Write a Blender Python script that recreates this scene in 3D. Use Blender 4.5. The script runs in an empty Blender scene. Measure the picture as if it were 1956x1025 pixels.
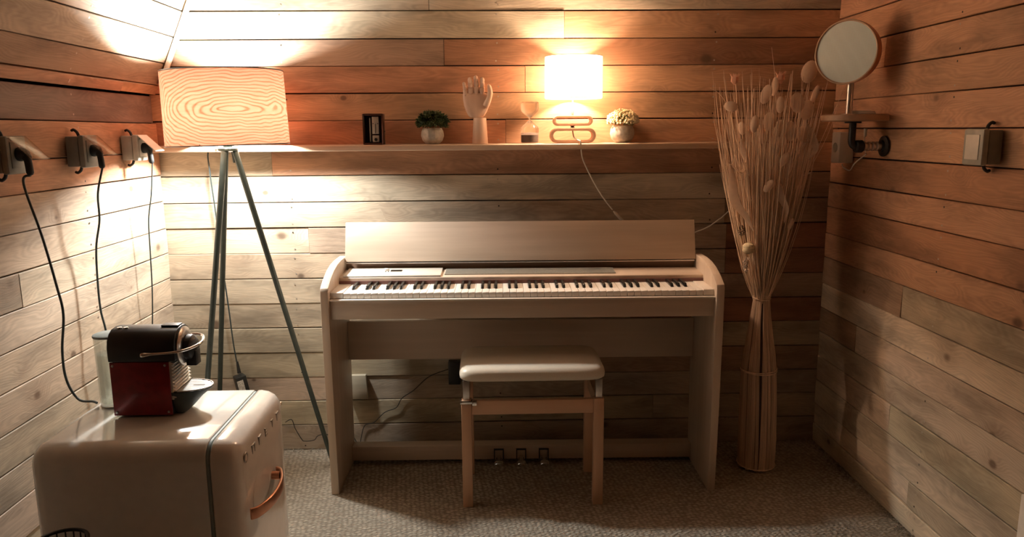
import bpy, bmesh, math, random
from mathutils import Vector, Matrix, noise
random.seed(7)
SC = bpy.context.scene
COL = SC.collection
PI = math.pi

# ------------------------------------------------------------------ camera
F, PITCH, YAW, ROLL = 1452.468, .1790271, .0277245, -.0070781
CAM = Vector((-.0504096, -2.9249, 1.2631863))
cp, sp, cy_, sy_ = math.cos(PITCH), math.sin(PITCH), math.cos(YAW), math.sin(YAW)
fwd = Vector((sy_*cp, cy_*cp, -sp)); r0 = Vector((cy_, -sy_, 0)); u0 = r0.cross(fwd)
RT = math.cos(ROLL)*r0 + math.sin(ROLL)*u0
UP = -math.sin(ROLL)*r0 + math.cos(ROLL)*u0
cd = bpy.data.cameras.new('camera'); cam = bpy.data.objects.new('camera', cd); COL.objects.link(cam)
m = Matrix((RT, UP, -fwd)).transposed().to_4x4(); m.translation = CAM; cam.matrix_world = m
cd.sensor_width = 36; cd.lens = F/1956*36; cd.clip_start = .02; SC.camera = cam

def at(px, py, ax, val):
    """a measured point of the photo brought onto a real plane of the room"""
    d = fwd + RT*(px-978)/F + UP*(512.5-py)/F
    return CAM + d*((val-CAM[ax])/d[ax])

# ------------------------------------------------------------------ node helpers
class NT:
    def __init__(s, name):
        s.m = bpy.data.materials.new(name); s.m.use_nodes = True
        s.t = s.m.node_tree; s.t.nodes.clear()
        s.out = s.t.nodes.new('ShaderNodeOutputMaterial')
    def n(s, typ, _out=None, **kw):
        nd = s.t.nodes.new('ShaderNode'+typ)
        for k, v in kw.items():
            if k.startswith('_'): setattr(nd, k[1:], v)
            elif k.startswith('i') and k[1:].isdigit(): s.put(nd.inputs[int(k[1:])], v)
            else: s.put(nd.inputs[k.replace('__', ' ')], v)
        return nd
    def put(s, sock, v):
        if isinstance(v, bpy.types.Node): v = v.outputs[0]
        if isinstance(v, bpy.types.NodeSocket): s.t.links.new(v, sock)
        else: sock.default_value = v
    def math(s, op, a, b=0., c=None):
        nd = s.n('Math', _operation=op); s.put(nd.inputs[0], a); s.put(nd.inputs[1], b)
        if c is not None: s.put(nd.inputs[2], c)
        return nd
    def mix(s, fac, a, b, mode='MIX'):
        nd = s.t.nodes.new('ShaderNodeMix'); nd.data_type = 'RGBA'; nd.blend_type = mode
        s.put(nd.inputs[0], fac); s.put(nd.inputs[6], a); s.put(nd.inputs[7], b)
        return nd.outputs[2]
    def ramp(s, fac, stops):
        nd = s.n('ValToRGB'); s.put(nd.inputs[0], fac)
        e = nd.color_ramp.elements
        while len(e) < len(stops): e.new(.5)
        for k, (p, c) in enumerate(stops):
            e[k].position = p; e[k].color = c if len(c) == 4 else (*c, 1)
        return nd.outputs[0]
    def smooth(s, v, a, b, lo=0., hi=1.):
        nd = s.n('MapRange', _interpolation_type='SMOOTHSTEP')
        s.put(nd.inputs[0], v); nd.inputs[1].default_value = a; nd.inputs[2].default_value = b
        nd.inputs[3].default_value = lo; nd.inputs[4].default_value = hi
        return nd.outputs[0]
    def finish(s, shader):
        s.put(s.out.inputs[0], shader); return s.m

def C(*c): return (c[0], c[1], c[2], 1)

def simple(name, col, rough=.5, metal=0., var=.08, nscale=40., bump=.0, spec=.5, coat=0., stretch=(1, 1, 1)):
    t = NT(name)
    tc = t.n('TexCoord'); mp = t.n('Mapping', i0=tc.outputs['Object']); mp.inputs['Scale'].default_value = stretch
    nz = t.n('TexNoise', Vector=mp, Scale=nscale, Detail=3.)
    c = t.mix(t.smooth(nz.outputs[0], .3, .7), C(*[x*(1-var) for x in col]), C(*[min(1, x*(1+var)) for x in col]))
    b = t.n('BsdfPrincipled'); t.put(b.inputs['Base Color'], c)
    b.inputs['Roughness'].default_value = rough; b.inputs['Metallic'].default_value = metal
    b.inputs['Specular IOR Level'].default_value = spec; b.inputs['Coat Weight'].default_value = coat
    if bump:
        bp = t.n('Bump', Height=nz.outputs[0], Strength=bump, Distance=.002); t.put(b.inputs['Normal'], bp)
    return t.finish(b)

def plank_wood(name):
    t = NT(name)
    uv = t.n('UVMap', _uv_map='UVMap'); at_ = t.n('Attribute', _attribute_name='tint')
    sep = t.n('SeparateXYZ', i0=uv); U, V = sep.outputs[0], sep.outputs[1]
    # knots
    kv = t.n('CombineXYZ', i0=t.math('MULTIPLY', U, .75), i1=V)
    vo = t.n('TexVoronoi', Vector=kv, Scale=6.5); vo.inputs['Randomness'].default_value = 1.
    d = vo.outputs['Distance']; vc = t.n('SeparateColor', i0=vo.outputs['Color'])
    has = t.math('GREATER_THAN', vc.outputs[0], .42)
    size = t.math('MULTIPLY_ADD', vc.outputs[1], .085, .045)
    dn = t.math('DIVIDE', d, size)
    knot = t.math('MULTIPLY', t.smooth(dn, 1.25, .55), has)
    halo = t.math('MULTIPLY', t.smooth(dn, 4.2, .6), has)
    # warped growth rings
    wv = t.n('CombineXYZ', i0=t.math('MULTIPLY', U, .9), i1=t.math('MULTIPLY', V, 4.))
    n1 = t.n('TexNoise', Vector=wv, Scale=2.3, Detail=2.5, Roughness=.45)
    w = t.math('MULTIPLY_ADD', n1.outputs[0], .26, t.math('MULTIPLY', halo, .035))
    ring = t.math('ADD', V, w)
    r1 = t.math('SINE', t.math('MULTIPLY', ring, 620.))
    r2 = t.math('SINE', t.math('MULTIPLY', ring, 233.))
    rr = t.math('MULTIPLY_ADD', r2, .35, r1)
    rr = t.math('MULTIPLY_ADD', rr, .37, .5)
    # fibres
    fv = t.n('CombineXYZ', i0=t.math('MULTIPLY', U, 5.), i1=t.math('MULTIPLY', V, 260.))
    fb = t.n('TexNoise', Vector=fv, Scale=1., Detail=3.)
    # big stains
    sv = t.n('CombineXYZ', i0=t.math('MULTIPLY', U, 1.4), i1=t.math('MULTIPLY', V, 5.))
    st = t.n('TexNoise', Vector=sv, Scale=1.9, Detail=5., Roughness=.6)
    g = t.math('MULTIPLY_ADD', rr, -.20, 1.09)
    g = t.math('MULTIPLY', g, t.math('MULTIPLY_ADD', fb.outputs[0], .34, .83))
    g = t.math('MULTIPLY', g, t.smooth(st.outputs[0], .30, .62, .62, 1.10))
    base = t.mix(1., at_.outputs['Color'], t.n('CombineColor', i0=g, i1=g, i2=g), 'MULTIPLY')
    base = t.mix(t.math('MULTIPLY', halo, .28), base, C(.20, .115, .07))
    base = t.mix(t.math('MULTIPLY', knot, .75), base, C(.085, .05, .032))
    b = t.n('BsdfPrincipled', Base__Color=base, Roughness=.62)
    b.inputs['Specular IOR Level'].default_value = .3
    h = t.math('MULTIPLY_ADD', rr, .35, fb.outputs[0])
    bp = t.n('Bump', Height=h, Strength=.22, Distance=.0015); t.put(b.inputs['Normal'], bp)
    return t.finish(b)

def fine_wood(name, c1, c2, rough=.45, axis=0, scale=1., coat=0.):
    t = NT(name); tc = t.n('TexCoord'); mp = t.n('Mapping', i0=tc.outputs['Object'])
    s = [38., 38., 38.]; s[axis] = 1.6; mp.inputs['Scale'].default_value = [x*scale for x in s]
    nz = t.n('TexNoise', Vector=mp, Scale=1., Detail=5., Roughness=.6)
    mp2 = t.n('Mapping', i0=tc.outputs['Object']); s2 = [9., 9., 9.]; s2[axis] = .7; mp2.inputs['Scale'].default_value = s2
    n2 = t.n('TexNoise', Vector=mp2, Scale=1., Detail=2.)
    f = t.math('MULTIPLY_ADD', n2.outputs[0], .5, t.math('MULTIPLY', nz.outputs[0], .5))
    c = t.mix(t.smooth(f, .36, .64), C(*c1), C(*c2))
    b = t.n('BsdfPrincipled', Base__Color=c, Roughness=rough); b.inputs['Coat Weight'].default_value = coat
    bp = t.n('Bump', Height=nz.outputs[0], Strength=.08, Distance=.001); t.put(b.inputs['Normal'], bp)
    return t.finish(b)

M = {}
M['plank'] = plank_wood('weathered_plank')
M['gap'] = simple('dark_gap', (.012, .009, .007), .9)
M['nail'] = simple('nail_steel', (.45, .40, .34), .4, .6)
M['nail_dark'] = simple('nail_hole', (.03, .022, .018), .8)
M['oak'] = fine_wood('pale_oak', (.56, .455, .355), (.66, .55, .44), .42)
M['oak_v'] = fine_wood('pale_oak_upright', (.56, .455, .355), (.66, .55, .44), .42, axis=2)
M['beech'] = fine_wood('beech', (.60, .375, .235), (.70, .455, .30), .45)
M['beech_v'] = fine_wood('beech_upright', (.60, .375, .235), (.70, .455, .30), .45, axis=2)
M['hand'] = fine_wood('hand_wood', (.72, .50, .37), (.80, .58, .44), .5, axis=2, scale=1.5)
M['lampwood'] = fine_wood('lamp_base_wood', (.50, .29, .18), (.62, .38, .25), .5, scale=1.5)
M['darkwood'] = fine_wood('dark_stained_wood', (.045, .018, .012), (.08, .032, .022), .3, axis=2)
M['whitekey'] = simple('ivory_plastic', (.84, .82, .76), .28, var=.02)
M['blackkey'] = simple('ebony_plastic', (.012, .014, .014), .25, var=.1)
M['panel'] = simple('cream_panel', (.78, .73, .66), .4, var=.02)
M['grey'] = simple('grey_grille', (.38, .38, .34), .6, nscale=900., var=.3)
M['black'] = simple('black_plastic', (.018, .020, .020), .42)
M['rubber'] = simple('black_rubber', (.015, .017, .017), .65)
M['cordgreen'] = simple('dark_cable', (.03, .045, .045), .5)
M['leg'] = simple('black_painted_steel', (.045, .065, .062), .34, var=.1)
M['chrome'] = simple('chrome', (.78, .78, .76), .14, 1., var=.02)
M['steel'] = simple('brushed_steel', (.62, .60, .57), .32, 1.)
M['dullsteel'] = simple('dull_steel', (.42, .39, .34), .42, .9)
M['cream'] = simple('cream_leather', (.74, .69, .58), .38, nscale=300., bump=.15, var=.03)
M['enamel'] = simple('cream_enamel', (.80, .81, .77), .16, var=.02, coat=.6)
M['enamel_d'] = simple('door_enamel', (.80, .76, .69), .18, var=.02, coat=.6)
M['gasket'] = simple('grey_gasket', (.27, .34, .34), .5)
M['copper'] = simple('copper_handle', (.62, .30, .18), .28, .75)
M['red'] = simple('red_lacquer', (.21, .008, .012), .33, .25, coat=.3, var=.15)
M['whiteplastic'] = simple('white_plastic', (.70, .67, .60), .45, var=.03)
M['greyplastic'] = simple('grey_plastic', (.23, .24, .215), .5)
M['lightgrey'] = simple('light_grey_plastic', (.38, .38, .33), .42)
M['paintwhite'] = simple('white_painted_batten', (.72, .68, .60), .55, var=.06)
M['greenpot'] = simple('mottled_stone_pot', (.50, .47, .40), .7, nscale=70., var=.18, bump=.3)
M['leafgreen'] = simple('small_green_leaves', (.045, .075, .022), .55, nscale=120., var=.4)
M['leafyellow'] = simple('fresh_green_leaves', (.16, .17, .05), .55, nscale=120., var=.3)
M['blossom'] = simple('cream_blossom', (.78, .68, .44), .7, nscale=200., var=.15)
M['soil'] = simple('dark_soil', (.03, .02, .015), .9)
M['straw'] = simple('dry_straw', (.78, .60, .44), .65, nscale=60., var=.18, stretch=(1, 1, .05))
M['straw_d'] = simple('dull_straw', (.58, .43, .31), .7, nscale=60., var=.2, stretch=(1, 1, .05))
def papery(name, col, tr=.45):
    t = NT(name); tc = t.n('TexCoord'); nz = t.n('TexNoise', Vector=tc.outputs['Object'], Scale=60., Detail=3.)
    c = t.mix(nz.outputs[0], C(*[x*.85 for x in col]), C(*[min(1, x*1.1) for x in col]))
    return t.finish(t.n('MixShader', i0=tr, i1=t.n('BsdfDiffuse', Color=c), i2=t.n('BsdfTranslucent', Color=c)))
M['pod'] = papery('papery_pod', (.88, .72, .57))
M['podpink'] = papery('peach_petal', (.88, .60, .44))
M['cone'] = simple('brown_cone', (.10, .065, .045), .6, nscale=90., var=.3)
M['ball'] = simple('wound_fibre_ball', (.62, .53, .35), .8, nscale=30., var=.25, bump=.5, stretch=(1, 1, 9))
M['berries'] = simple('silvery_seed_heads', (.50, .40, .32), .45, nscale=100., var=.3)
M['sand'] = simple('pink_sand', (.55, .42, .36), .9, nscale=500., var=.15)
M['label'] = simple('paper_label', (.62, .62, .58), .6, nscale=220., var=.3)
M['screen'] = simple('dark_display', (.01, .012, .012), .15)
M['silverplate'] = simple('pale_gauge_plate', (.55, .50, .42), .35, .3)
M['beigebox'] = simple('beige_box', (.52, .40, .27), .6, nscale=20., var=.1)
M['floorwire'] = simple('black_wire', (.015, .015, .015), .4, .3)

def glass(name, col=(1, 1, 1), rough=.0, thin=.85):
    t = NT(name); gl = t.n('BsdfGlass', Roughness=rough, IOR=1.45); gl.inputs[0].default_value = C(*col)
    tr = t.n('BsdfTransparent'); tr.inputs[0].default_value = C(*col)
    nz = t.n('TexNoise', Scale=8.); f = t.smooth(nz.outputs[0], 0., 1., thin-.03, thin+.03)
    mx = t.n('MixShader', i0=f, i1=gl, i2=tr); return t.finish(mx)
M['glass'] = glass('clear_glass', (.95, .96, .95), thin=.5)
M['tank'] = glass('clear_tank', (.95, .97, .965), thin=.62)
M['water'] = glass('water', (.90, .93, .925), thin=.6)
M['clearlid'] = glass('smoky_clear_lid', (.86, .82, .76), .15, thin=.8)

def veneer():
    t = NT('glowing_wood_veneer'); uv = t.n('UVMap', _uv_map='UVMap'); s = t.n('SeparateXYZ', i0=uv)
    U, V = s.outputs[0], s.outputs[1]
    nz = t.n('TexNoise', Vector=uv, Scale=11., Detail=2., Roughness=.4)
    nu = t.n('TexNoise', Vector=t.n('CombineXYZ', i0=t.math('MULTIPLY', U, 14.), i1=t.math('MULTIPLY', V, 120.)), Scale=1., Detail=3.)
    u0 = t.math('SUBTRACT', U, .055); a = t.math('MULTIPLY', t.math('MINIMUM', u0, 0.), .40); a = t.math('MULTIPLY_ADD', t.math('MAXIMUM', u0, 0.), .10, a)
    b = t.math('SUBTRACT', V, .115)
    k = t.math('MULTIPLY_ADD', nz.outputs[0], .034, t.math('SQRT', t.math('ADD', t.math('MULTIPLY', a, a), t.math('MULTIPLY', b, b))))
    ring = t.math('MULTIPLY_ADD', t.math('SINE', t.math('MULTIPLY', k, 620.)), .5, .5)
    ring = t.math('POWER', ring, 3.)
    f = t.math('MULTIPLY_ADD', ring, .55, t.math('MULTIPLY', nu.outputs[0], .55))
    col = t.ramp(f, [(.10, (.080, .0300, .0180)), (.5, (.069, .0215, .0112)), (.95, (.038, .0088, .0038))])
    tl = t.n('BsdfTranslucent', Color=col); df = t.n('BsdfDiffuse', Color=t.mix(.85, col, C(.62, .42, .28)))
    mx = t.n('MixShader', i0=.30, i1=tl, i2=df); return t.finish(mx)
M['veneer'] = veneer()

def shade_cloth():
    t = NT('white_lamp_cloth'); tc = t.n('TexCoord'); nz = t.n('TexNoise', Vector=tc.outputs['Object'], Scale=400.)
    col = t.mix(nz.outputs[0], C(.93, .86, .76), C(.97, .91, .82))
    tl = t.n('BsdfTranslucent', Color=col); df = t.n('BsdfDiffuse', Color=col)
    return t.finish(t.n('MixShader', i0=.42, i1=tl, i2=df))
M['cloth'] = shade_cloth()

def emit(name, col, st):
    t = NT(name); e = t.n('Emission', Strength=st); e.inputs[0].default_value = C(*col)
    tr = t.n('BsdfTransparent'); return t.finish(t.n('AddShader', i0=e, i1=tr))
M['bulb_cool'] = emit('lit_bulb_neutral', (1., .93, .80), 6.)
M['bulb_warm'] = emit('lit_bulb_warm', (1., .62, .34), 6.)

def carpet():
    t = NT('boucle_carpet'); tc = t.n('TexCoord')
    mp = t.n('Mapping', i0=tc.outputs['Object']); mp.inputs['Rotation'].default_value = (0, 0, -.12)
    s = t.n('SeparateXYZ', i0=mp); X, Y = s.outputs[0], s.outputs[1]
    n0 = t.n('TexNoise', Vector=tc.outputs['Object'], Scale=14., Detail=3.)
    cv = t.n('CombineXYZ', i0=t.math('MULTIPLY', X, 62.), i1=t.math('MULTIPLY_ADD', n0.outputs[0], 1.6, t.math('MULTIPLY', Y, 125.)))
    vo = t.n('TexVoronoi', Vector=cv, Scale=1.); vo.inputs['Randomness'].default_value = .55
    fine = t.n('TexNoise', Vector=tc.outputs['Object'], Scale=420., Detail=3.)
    big = t.n('TexNoise', Vector=tc.outputs['Object'], Scale=3., Detail=4.)
    h = t.math('MULTIPLY_ADD', fine.outputs[0], .5, t.smooth(vo.outputs['Distance'], .75, .05))
    f = t.math('MULTIPLY_ADD', h, .45, t.math('MULTIPLY', big.outputs[0], .3))
    col = t.ramp(f, [(.15, (.20, .17, .135)), (.5, (.46, .41, .33)), (.85, (.68, .62, .52))])
    b = t.n('BsdfPrincipled', Base__Color=col, Roughness=.95); b.inputs['Specular IOR Level'].default_value = .1
    bp = t.n('Bump', Height=h, Strength=.9, Distance=.006); t.put(b.inputs['Normal'], bp)
    return t.finish(b)
M['carpet'] = carpet()

def meshface():
    t = NT('perforated_metal_mesh'); tc = t.n('TexCoord')
    vo = t.n('TexVoronoi', Vector=tc.outputs['Object'], Scale=330.); vo.inputs['Randomness'].default_value = .0
    dots = t.smooth(vo.outputs['Distance'], .30, .38)
    col = t.mix(dots, C(.52, .60, .57), C(.62, .70, .67))
    b = t.n('BsdfPrincipled', Base__Color=col, Roughness=.4, Metallic=.2)
    bp = t.n('Bump', Height=dots, Strength=.3, Distance=.001); t.put(b.inputs['Normal'], bp)
    return t.finish(b)
M['meshface'] = meshface()

# ------------------------------------------------------------------ geometry helpers
class MB:
    def __init__(s): s.v = []; s.f = []; s.mi = []; s.cur = 0
    def add(s, vs, fs):
        o = len(s.v); s.v += [Vector(p) for p in vs]
        s.f += [tuple(i+o for i in f) for f in fs]; s.mi += [s.cur]*len(fs); return s
    def box(s, x0, x1, y0, y1, z0, z1):
        return s.add([(x0, y0, z0), (x1, y0, z0), (x1, y1, z0), (x0, y1, z0), (x0, y0, z1), (x1, y0, z1), (x1, y1, z1), (x0, y1, z1)],
                     [(0, 3, 2, 1), (4, 5, 6, 7), (0, 1, 5, 4), (1, 2, 6, 5), (2, 3, 7, 6), (3, 0, 4, 7)])
    def hexa(s, P):
        return s.add(P, [(0, 3, 2, 1), (4, 5, 6, 7), (0, 1, 5, 4), (1, 2, 6, 5), (2, 3, 7, 6), (3, 0, 4, 7)])
    def prism(s, prof, a, b, ax=0):
        """profile in the two other axes, extruded along axis ax from a to b"""
        def P(u, v, w): return (w, u, v) if ax == 0 else ((u, w, v) if ax == 1 else (u, v, w))
        n = len(prof); vs = [P(u, v, a) for u, v in prof]+[P(u, v, b) for u, v in prof]
        fs = [(i, (i+1) % n, n+(i+1) % n, n+i) for i in range(n)]+[tuple(range(n-1, -1, -1)), tuple(range(n, 2*n))]
        return s.add(vs, fs)
    def lathe(s, c, prof, n=32, axis=(0, 0, 1), a0=0., a1=2*PI, cap=True):
        """prof: list of (r, h) along axis from point c"""
        ax = Vector(axis).normalized(); q = ax.to_track_quat('Z', 'Y'); c = Vector(c)
        full = abs(a1-a0-2*PI) < 1e-6; k = n if full else n+1
        vs = []
        for r, h in prof:
            for i in range(k):
                t = a0+(a1-a0)*i/n; vs.append(c+q @ Vector((r*math.cos(t), r*math.sin(t), h)))
        fs = []
        for j in range(len(prof)-1):
            for i in range(n):
                i2 = (i+1) % k if full else i+1
                fs.append((j*k+i, j*k+i2, (j+1)*k+i2, (j+1)*k+i))
        if cap and full:
            if prof[0][0] > 1e-5: fs.append(tuple(range(k-1, -1, -1)))
            if prof[-1][0] > 1e-5: fs.append(tuple((len(prof)-1)*k+i for i in range(k)))
        return s.add(vs, fs)
    def tube(s, pts, r, n=8, closed=False, flat=1.):
        pts = [Vector(p) for p in pts]; m_ = len(pts)
        rs = list(r) if isinstance(r, (list, tuple)) else [r]*m_
        vs = []; nrm = None
        for i, p in enumerate(pts):
            if closed: t = (pts[(i+1) % m_]-pts[i-1]).normalized()
            else: t = (pts[min(i+1, m_-1)]-pts[max(i-1, 0)]).normalized()
            if nrm is None:
                nrm = t.cross(Vector((0, 0, 1)) if abs(t.z) < .9 else Vector((1, 0, 0))).normalized()
            nrm = (nrm - t*nrm.dot(t)).normalized(); b = t.cross(nrm)
            for k in range(n):
                a = 2*PI*k/n; vs.append(p+(nrm*math.cos(a)+b*math.sin(a)*flat)*rs[i])
        fs = []
        for i in range(m_ if closed else m_-1):
            j = (i+1) % m_
            for k in range(n): fs.append((i*n+k, i*n+(k+1) % n, j*n+(k+1) % n, j*n+k))
        if not closed: fs += [tuple(range(n-1, -1, -1)), tuple((m_-1)*n+k for k in range(n))]
        return s.add(vs, fs)
    def ball(s, c, r, n=12, sc=(1, 1, 1), rot=None):
        c = Vector(c); vs = []; fs = []; h = n//2
        for j in range(h+1):
            th = PI*j/h
            for i in range(n):
                a = 2*PI*i/n; p = Vector((math.sin(th)*math.cos(a)*sc[0], math.sin(th)*math.sin(a)*sc[1], math.cos(th)*sc[2]))*r
                if rot: p = rot @ p
                vs.append(c+p)
        for j in range(h):
            for i in range(n):
                fs.append((j*n+i, (j+1)*n+i, (j+1)*n+(i+1) % n, j*n+(i+1) % n))
        return s.add(vs, fs)

def smooth_path(P, k=8):
    P = [Vector(p) for p in P]; out = []
    for i in range(len(P)-1):
        a, b, c, d = P[max(i-1, 0)], P[i], P[i+1], P[min(i+2, len(P)-1)]
        for j in range(k):
            t = j/k
            out.append(.5*((2*b)+(c-a)*t+(2*a-5*b+4*c-d)*t*t+(3*b-a-3*c+d)*t**3))
    out.append(P[-1]); return out

def rootmat(o):
    m_ = Matrix.Identity(4); chain = []
    while o: chain.append(o); o = o.parent
    for o in reversed(chain): m_ = m_ @ (Matrix.Translation(o.location) @ o.rotation_euler.to_matrix().to_4x4())
    return m_

def obj(name, mb, mat, parent=None, smooth=0, bevel=0., segs=2, local=False, label=None, weld=True):
    me = bpy.data.meshes.new(name); bm = bmesh.new()
    inv = Matrix.Identity(4) if (parent is None or local) else rootmat(parent).inverted()
    V = [bm.verts.new(inv @ p) for p in mb.v]
    for f, mi in zip(mb.f, mb.mi):
        if len(set(f)) < 3: continue
        try: fc = bm.faces.new([V[i] for i in f]); fc.material_index = mi
        except ValueError: pass
    if weld: bmesh.ops.remove_doubles(bm, verts=bm.verts, dist=1e-6)
    bmesh.ops.recalc_face_normals(bm, faces=bm.faces)
    if bevel > 0:
        ed = [e for e in bm.edges if len(e.link_faces) == 2 and e.calc_face_angle(0) > .6]
        if ed: bmesh.ops.bevel(bm, geom=ed, offset=bevel, segments=segs, profile=.5, affect='EDGES', clamp_overlap=True)
    bm.to_mesh(me); bm.free()
    mats = mat if isinstance(mat, list) else [mat]
    for mm in mats: me.materials.append(mm)
    o = bpy.data.objects.new(name, me); COL.objects.link(o)
    if parent is not None: o.parent = parent
    if smooth or bevel > 0:
        me.polygons.foreach_set('use_smooth', [True]*len(me.polygons))
        me.set_sharp_from_angle(angle=math.radians(smooth if smooth > 1 else 40))
    if label: o['label'] = label
    return o

def tag(o, label, cat, group=None, kind=None):
    o['label'] = label; o['category'] = cat
    if group: o['group'] = group
    if kind: o['kind'] = kind
    return o
def thing(name, loc, label, cat, rotz=0., group=None):
    o = bpy.data.objects.new(name, None); COL.objects.link(o); o.location = loc; o.rotation_euler = (0, 0, rotz)
    o.empty_display_size = .1
    return tag(o, label, cat, group)
def struct(o): o['kind'] = 'structure'; return o

# ------------------------------------------------------------------ plank walls
LX, RX = -1.291, 1.264
TAN = (.47, .385, .29); GREY = (.43, .355, .26); RED = (.46, .235, .135); DRED = (.33, .17, .10)
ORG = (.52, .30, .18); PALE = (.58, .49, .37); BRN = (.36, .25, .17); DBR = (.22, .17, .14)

def plank_wall(name, rows, frame, u0, u1, thick=.02, nails=(), seed=1, jit=.0022):
    """rows: (z0, z1, [joint positions], [tint per piece]); frame maps (u, v, out) to the room"""
    rnd = random.Random(seed); me = bpy.data.meshes.new(name); bm = bmesh.new()
    uvl = bm.loops.layers.uv.new('UVMap'); cl = bm.loops.layers.float_color.new('tint')
    def put(P, mi, tint, off, uvs):
        V = [bm.verts.new(frame(*p)) for p in P]
        for f in [(3, 2, 1, 0), (4, 5, 6, 7), (0, 1, 5, 4), (1, 2, 6, 5), (2, 3, 7, 6), (3, 0, 4, 7)]:
            fc = bm.faces.new([V[i] for i in f]); fc.material_index = mi
            for lp, i in zip(fc.loops, f):
                lp[uvl].uv = (P[i][0]+off[0], P[i][1]+off[1]+P[i][2]); lp[cl] = (*tint, 1)
    zlo, zhi = min(r[0] for r in rows), max(r[1] for r in rows)
    # dark backing so that the gaps read as gaps
    P = [(u0, zlo, -.03), (u1, zlo, -.03), (u1, zhi, -.03), (u0, zhi, -.03), (u0, zlo, -.022), (u1, zlo, -.022), (u1, zhi, -.022), (u0, zhi, -.022)]
    put(P, 1, (0, 0, 0), (0, 0), None)
    for z0, z1, js, tints in rows:
        cuts = [u0]+sorted(js)+[u1]
        for k in range(len(cuts)-1):
            a, b = cuts[k], cuts[k+1]; tn = tints[k % len(tints)]
            j = rnd.uniform(.90, 1.08); tn = [x*j*rnd.uniform(.97, 1.03) for x in tn]
            off = (rnd.uniform(0, 60), rnd.uniform(0, 60)); d = rnd.uniform(-jit, jit); tl = rnd.uniform(-.0012, .0012)
            g = rnd.uniform(.0018, .0042); a += .0008 if k else 0; b -= .0008 if k < len(cuts)-2 else 0
            y0, y1 = z0+g*.5, z1-g*.5; c = .0018; t0 = -.02
            # subdivide lengthwise with slight wander
            n = max(1, int((b-a)/.25)); prev = None
            for q in range(n+1):
                u = a+(b-a)*q/n; wob = .0008*math.sin(u*5+off[0]); w2 = .0010*math.sin(u*3.1+off[1])
                sec = [(u, y0+w2, t0), (u, y0+w2, d-c+tl), (u, y0+c+w2, d+tl), (u, y1-c+wob, d-tl), (u, y1+wob, d-c-tl), (u, y1+wob, t0)]
                V = [bm.verts.new(frame(*p)) for p in sec]
                if q in (0, n):
                    fc = bm.faces.new(V)
                    for lp, p in zip(fc.loops, sec): lp[uvl].uv = (p[0]+off[0], p[1]+off[1]); lp[cl] = (*tn, 1)
                if prev:
                    for i in range(5):
                        fc = bm.faces.new((prev[0][i], V[i], V[i+1], prev[0][i+1]))
                        for lp, p in zip(fc.loops, (prev[1][i], sec[i], sec[i+1], prev[1][i+1])):
                            lp[uvl].uv = (p[0]+off[0], p[1]+off[1]+(p[2]-d)); lp[cl] = (*tn, 1)
                prev = (V, sec)
            for s in nails:
                if a+.03 < s < b-.03:
                    for zz in (z0+.018, z1-.018):
                        cu = s+rnd.uniform(-.006, .006); cz = zz+rnd.uniform(-.004, .004); rr = .0032
                        vs = [bm.verts.new(frame(cu+rr*math.cos(i*PI/4), cz+rr*math.sin(i*PI/4), d+.0012)) for i in range(8)]
                        f = bm.faces.new(vs); f.material_index = 2 if rnd.random() < .75 else 3
    bmesh.ops.recalc_face_normals(bm, faces=bm.faces)
    bm.to_mesh(me); bm.free()
    for mm in ('plank', 'gap', 'nail', 'nail_dark'): me.materials.append(M[mm])
    o = bpy.data.objects.new(name, me); COL.objects.link(o); return struct(o)

def rows_from(levels, joints, tints):
    return [(levels[i+1], levels[i], joints.get(i, []), tints[i % len(tints)]) for i in range(len(levels)-1)]

bl = [2.40, 2.30, 2.20, 2.10, 2.0, 1.90, 1.80, 1.700, 1.600, 1.503, 1.405, 1.305, 1.212, 1.100, 1.000, .902, .803, .704, .605, .507, .406, .305, .207, .106, .0]
bj = {6: [-.268], 7: [.231], 8: [-.216], 9: [.085], 10: [], 11: [.011], 12: [-.875], 15: [-.752, .87], 18: [.5], 13: [.88], 14: [.86], 16: [.87], 20: [.3], 21: [-.58], 22: [.6], 17: [.1]}
bt = {6: [TAN, PALE], 7: [PALE, ORG], 8: [BRN, DRED], 9: [RED, ORG], 10: [ORG], 11: [RED, ORG], 12: [TAN, ORG], 13: [PALE, BRN], 14: [TAN, BRN], 15: [PALE, TAN, DRED], 16: [TAN, DRED], 17: [TAN, BRN], 18: [TAN, DRED], 19: [GREY], 20: [GREY, BRN], 21: [TAN, GREY], 22: [GREY], 23: [GREY]}
rows = [(bl[i+1], bl[i], bj.get(i, []), bt.get(i, [TAN])) for i in range(len(bl)-1)]
wb = plank_wall('wall_back', rows, lambda u, v, o: Vector((u, -o, v)), LX-.02, RX+.02, nails=(-.81, -.02, .80), seed=3)

ll = [1.400, 1.300, 1.195, 1.106, 1.008, .905, .810, .713, .613, .510, .414, .32, .215, .108, 0]
lj = {0: [], 1: [-1.4], 5: [-.925], 3: [-1.9], 7: [-1.5], 2: [-2.3], 9: [-1.3]}
lt = {0: [DBR], 1: [ORG], 2: [ORG], 3: [TAN], 4: [TAN], 5: [GREY, PALE], 6: [PALE], 7: [TAN], 8: [TAN], 9: [TAN]}  # top row tinted dark to stand for the shadow band below the slope
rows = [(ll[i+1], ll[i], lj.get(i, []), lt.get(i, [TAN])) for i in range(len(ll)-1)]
wl = plank_wall('wall_left', rows, lambda u, v, o: Vector((LX+o - (.012 if v > 1.3015 else 0), u, v)), -4.2, .0, nails=(-.55, -1.3, -2.1), seed=5)

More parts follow.
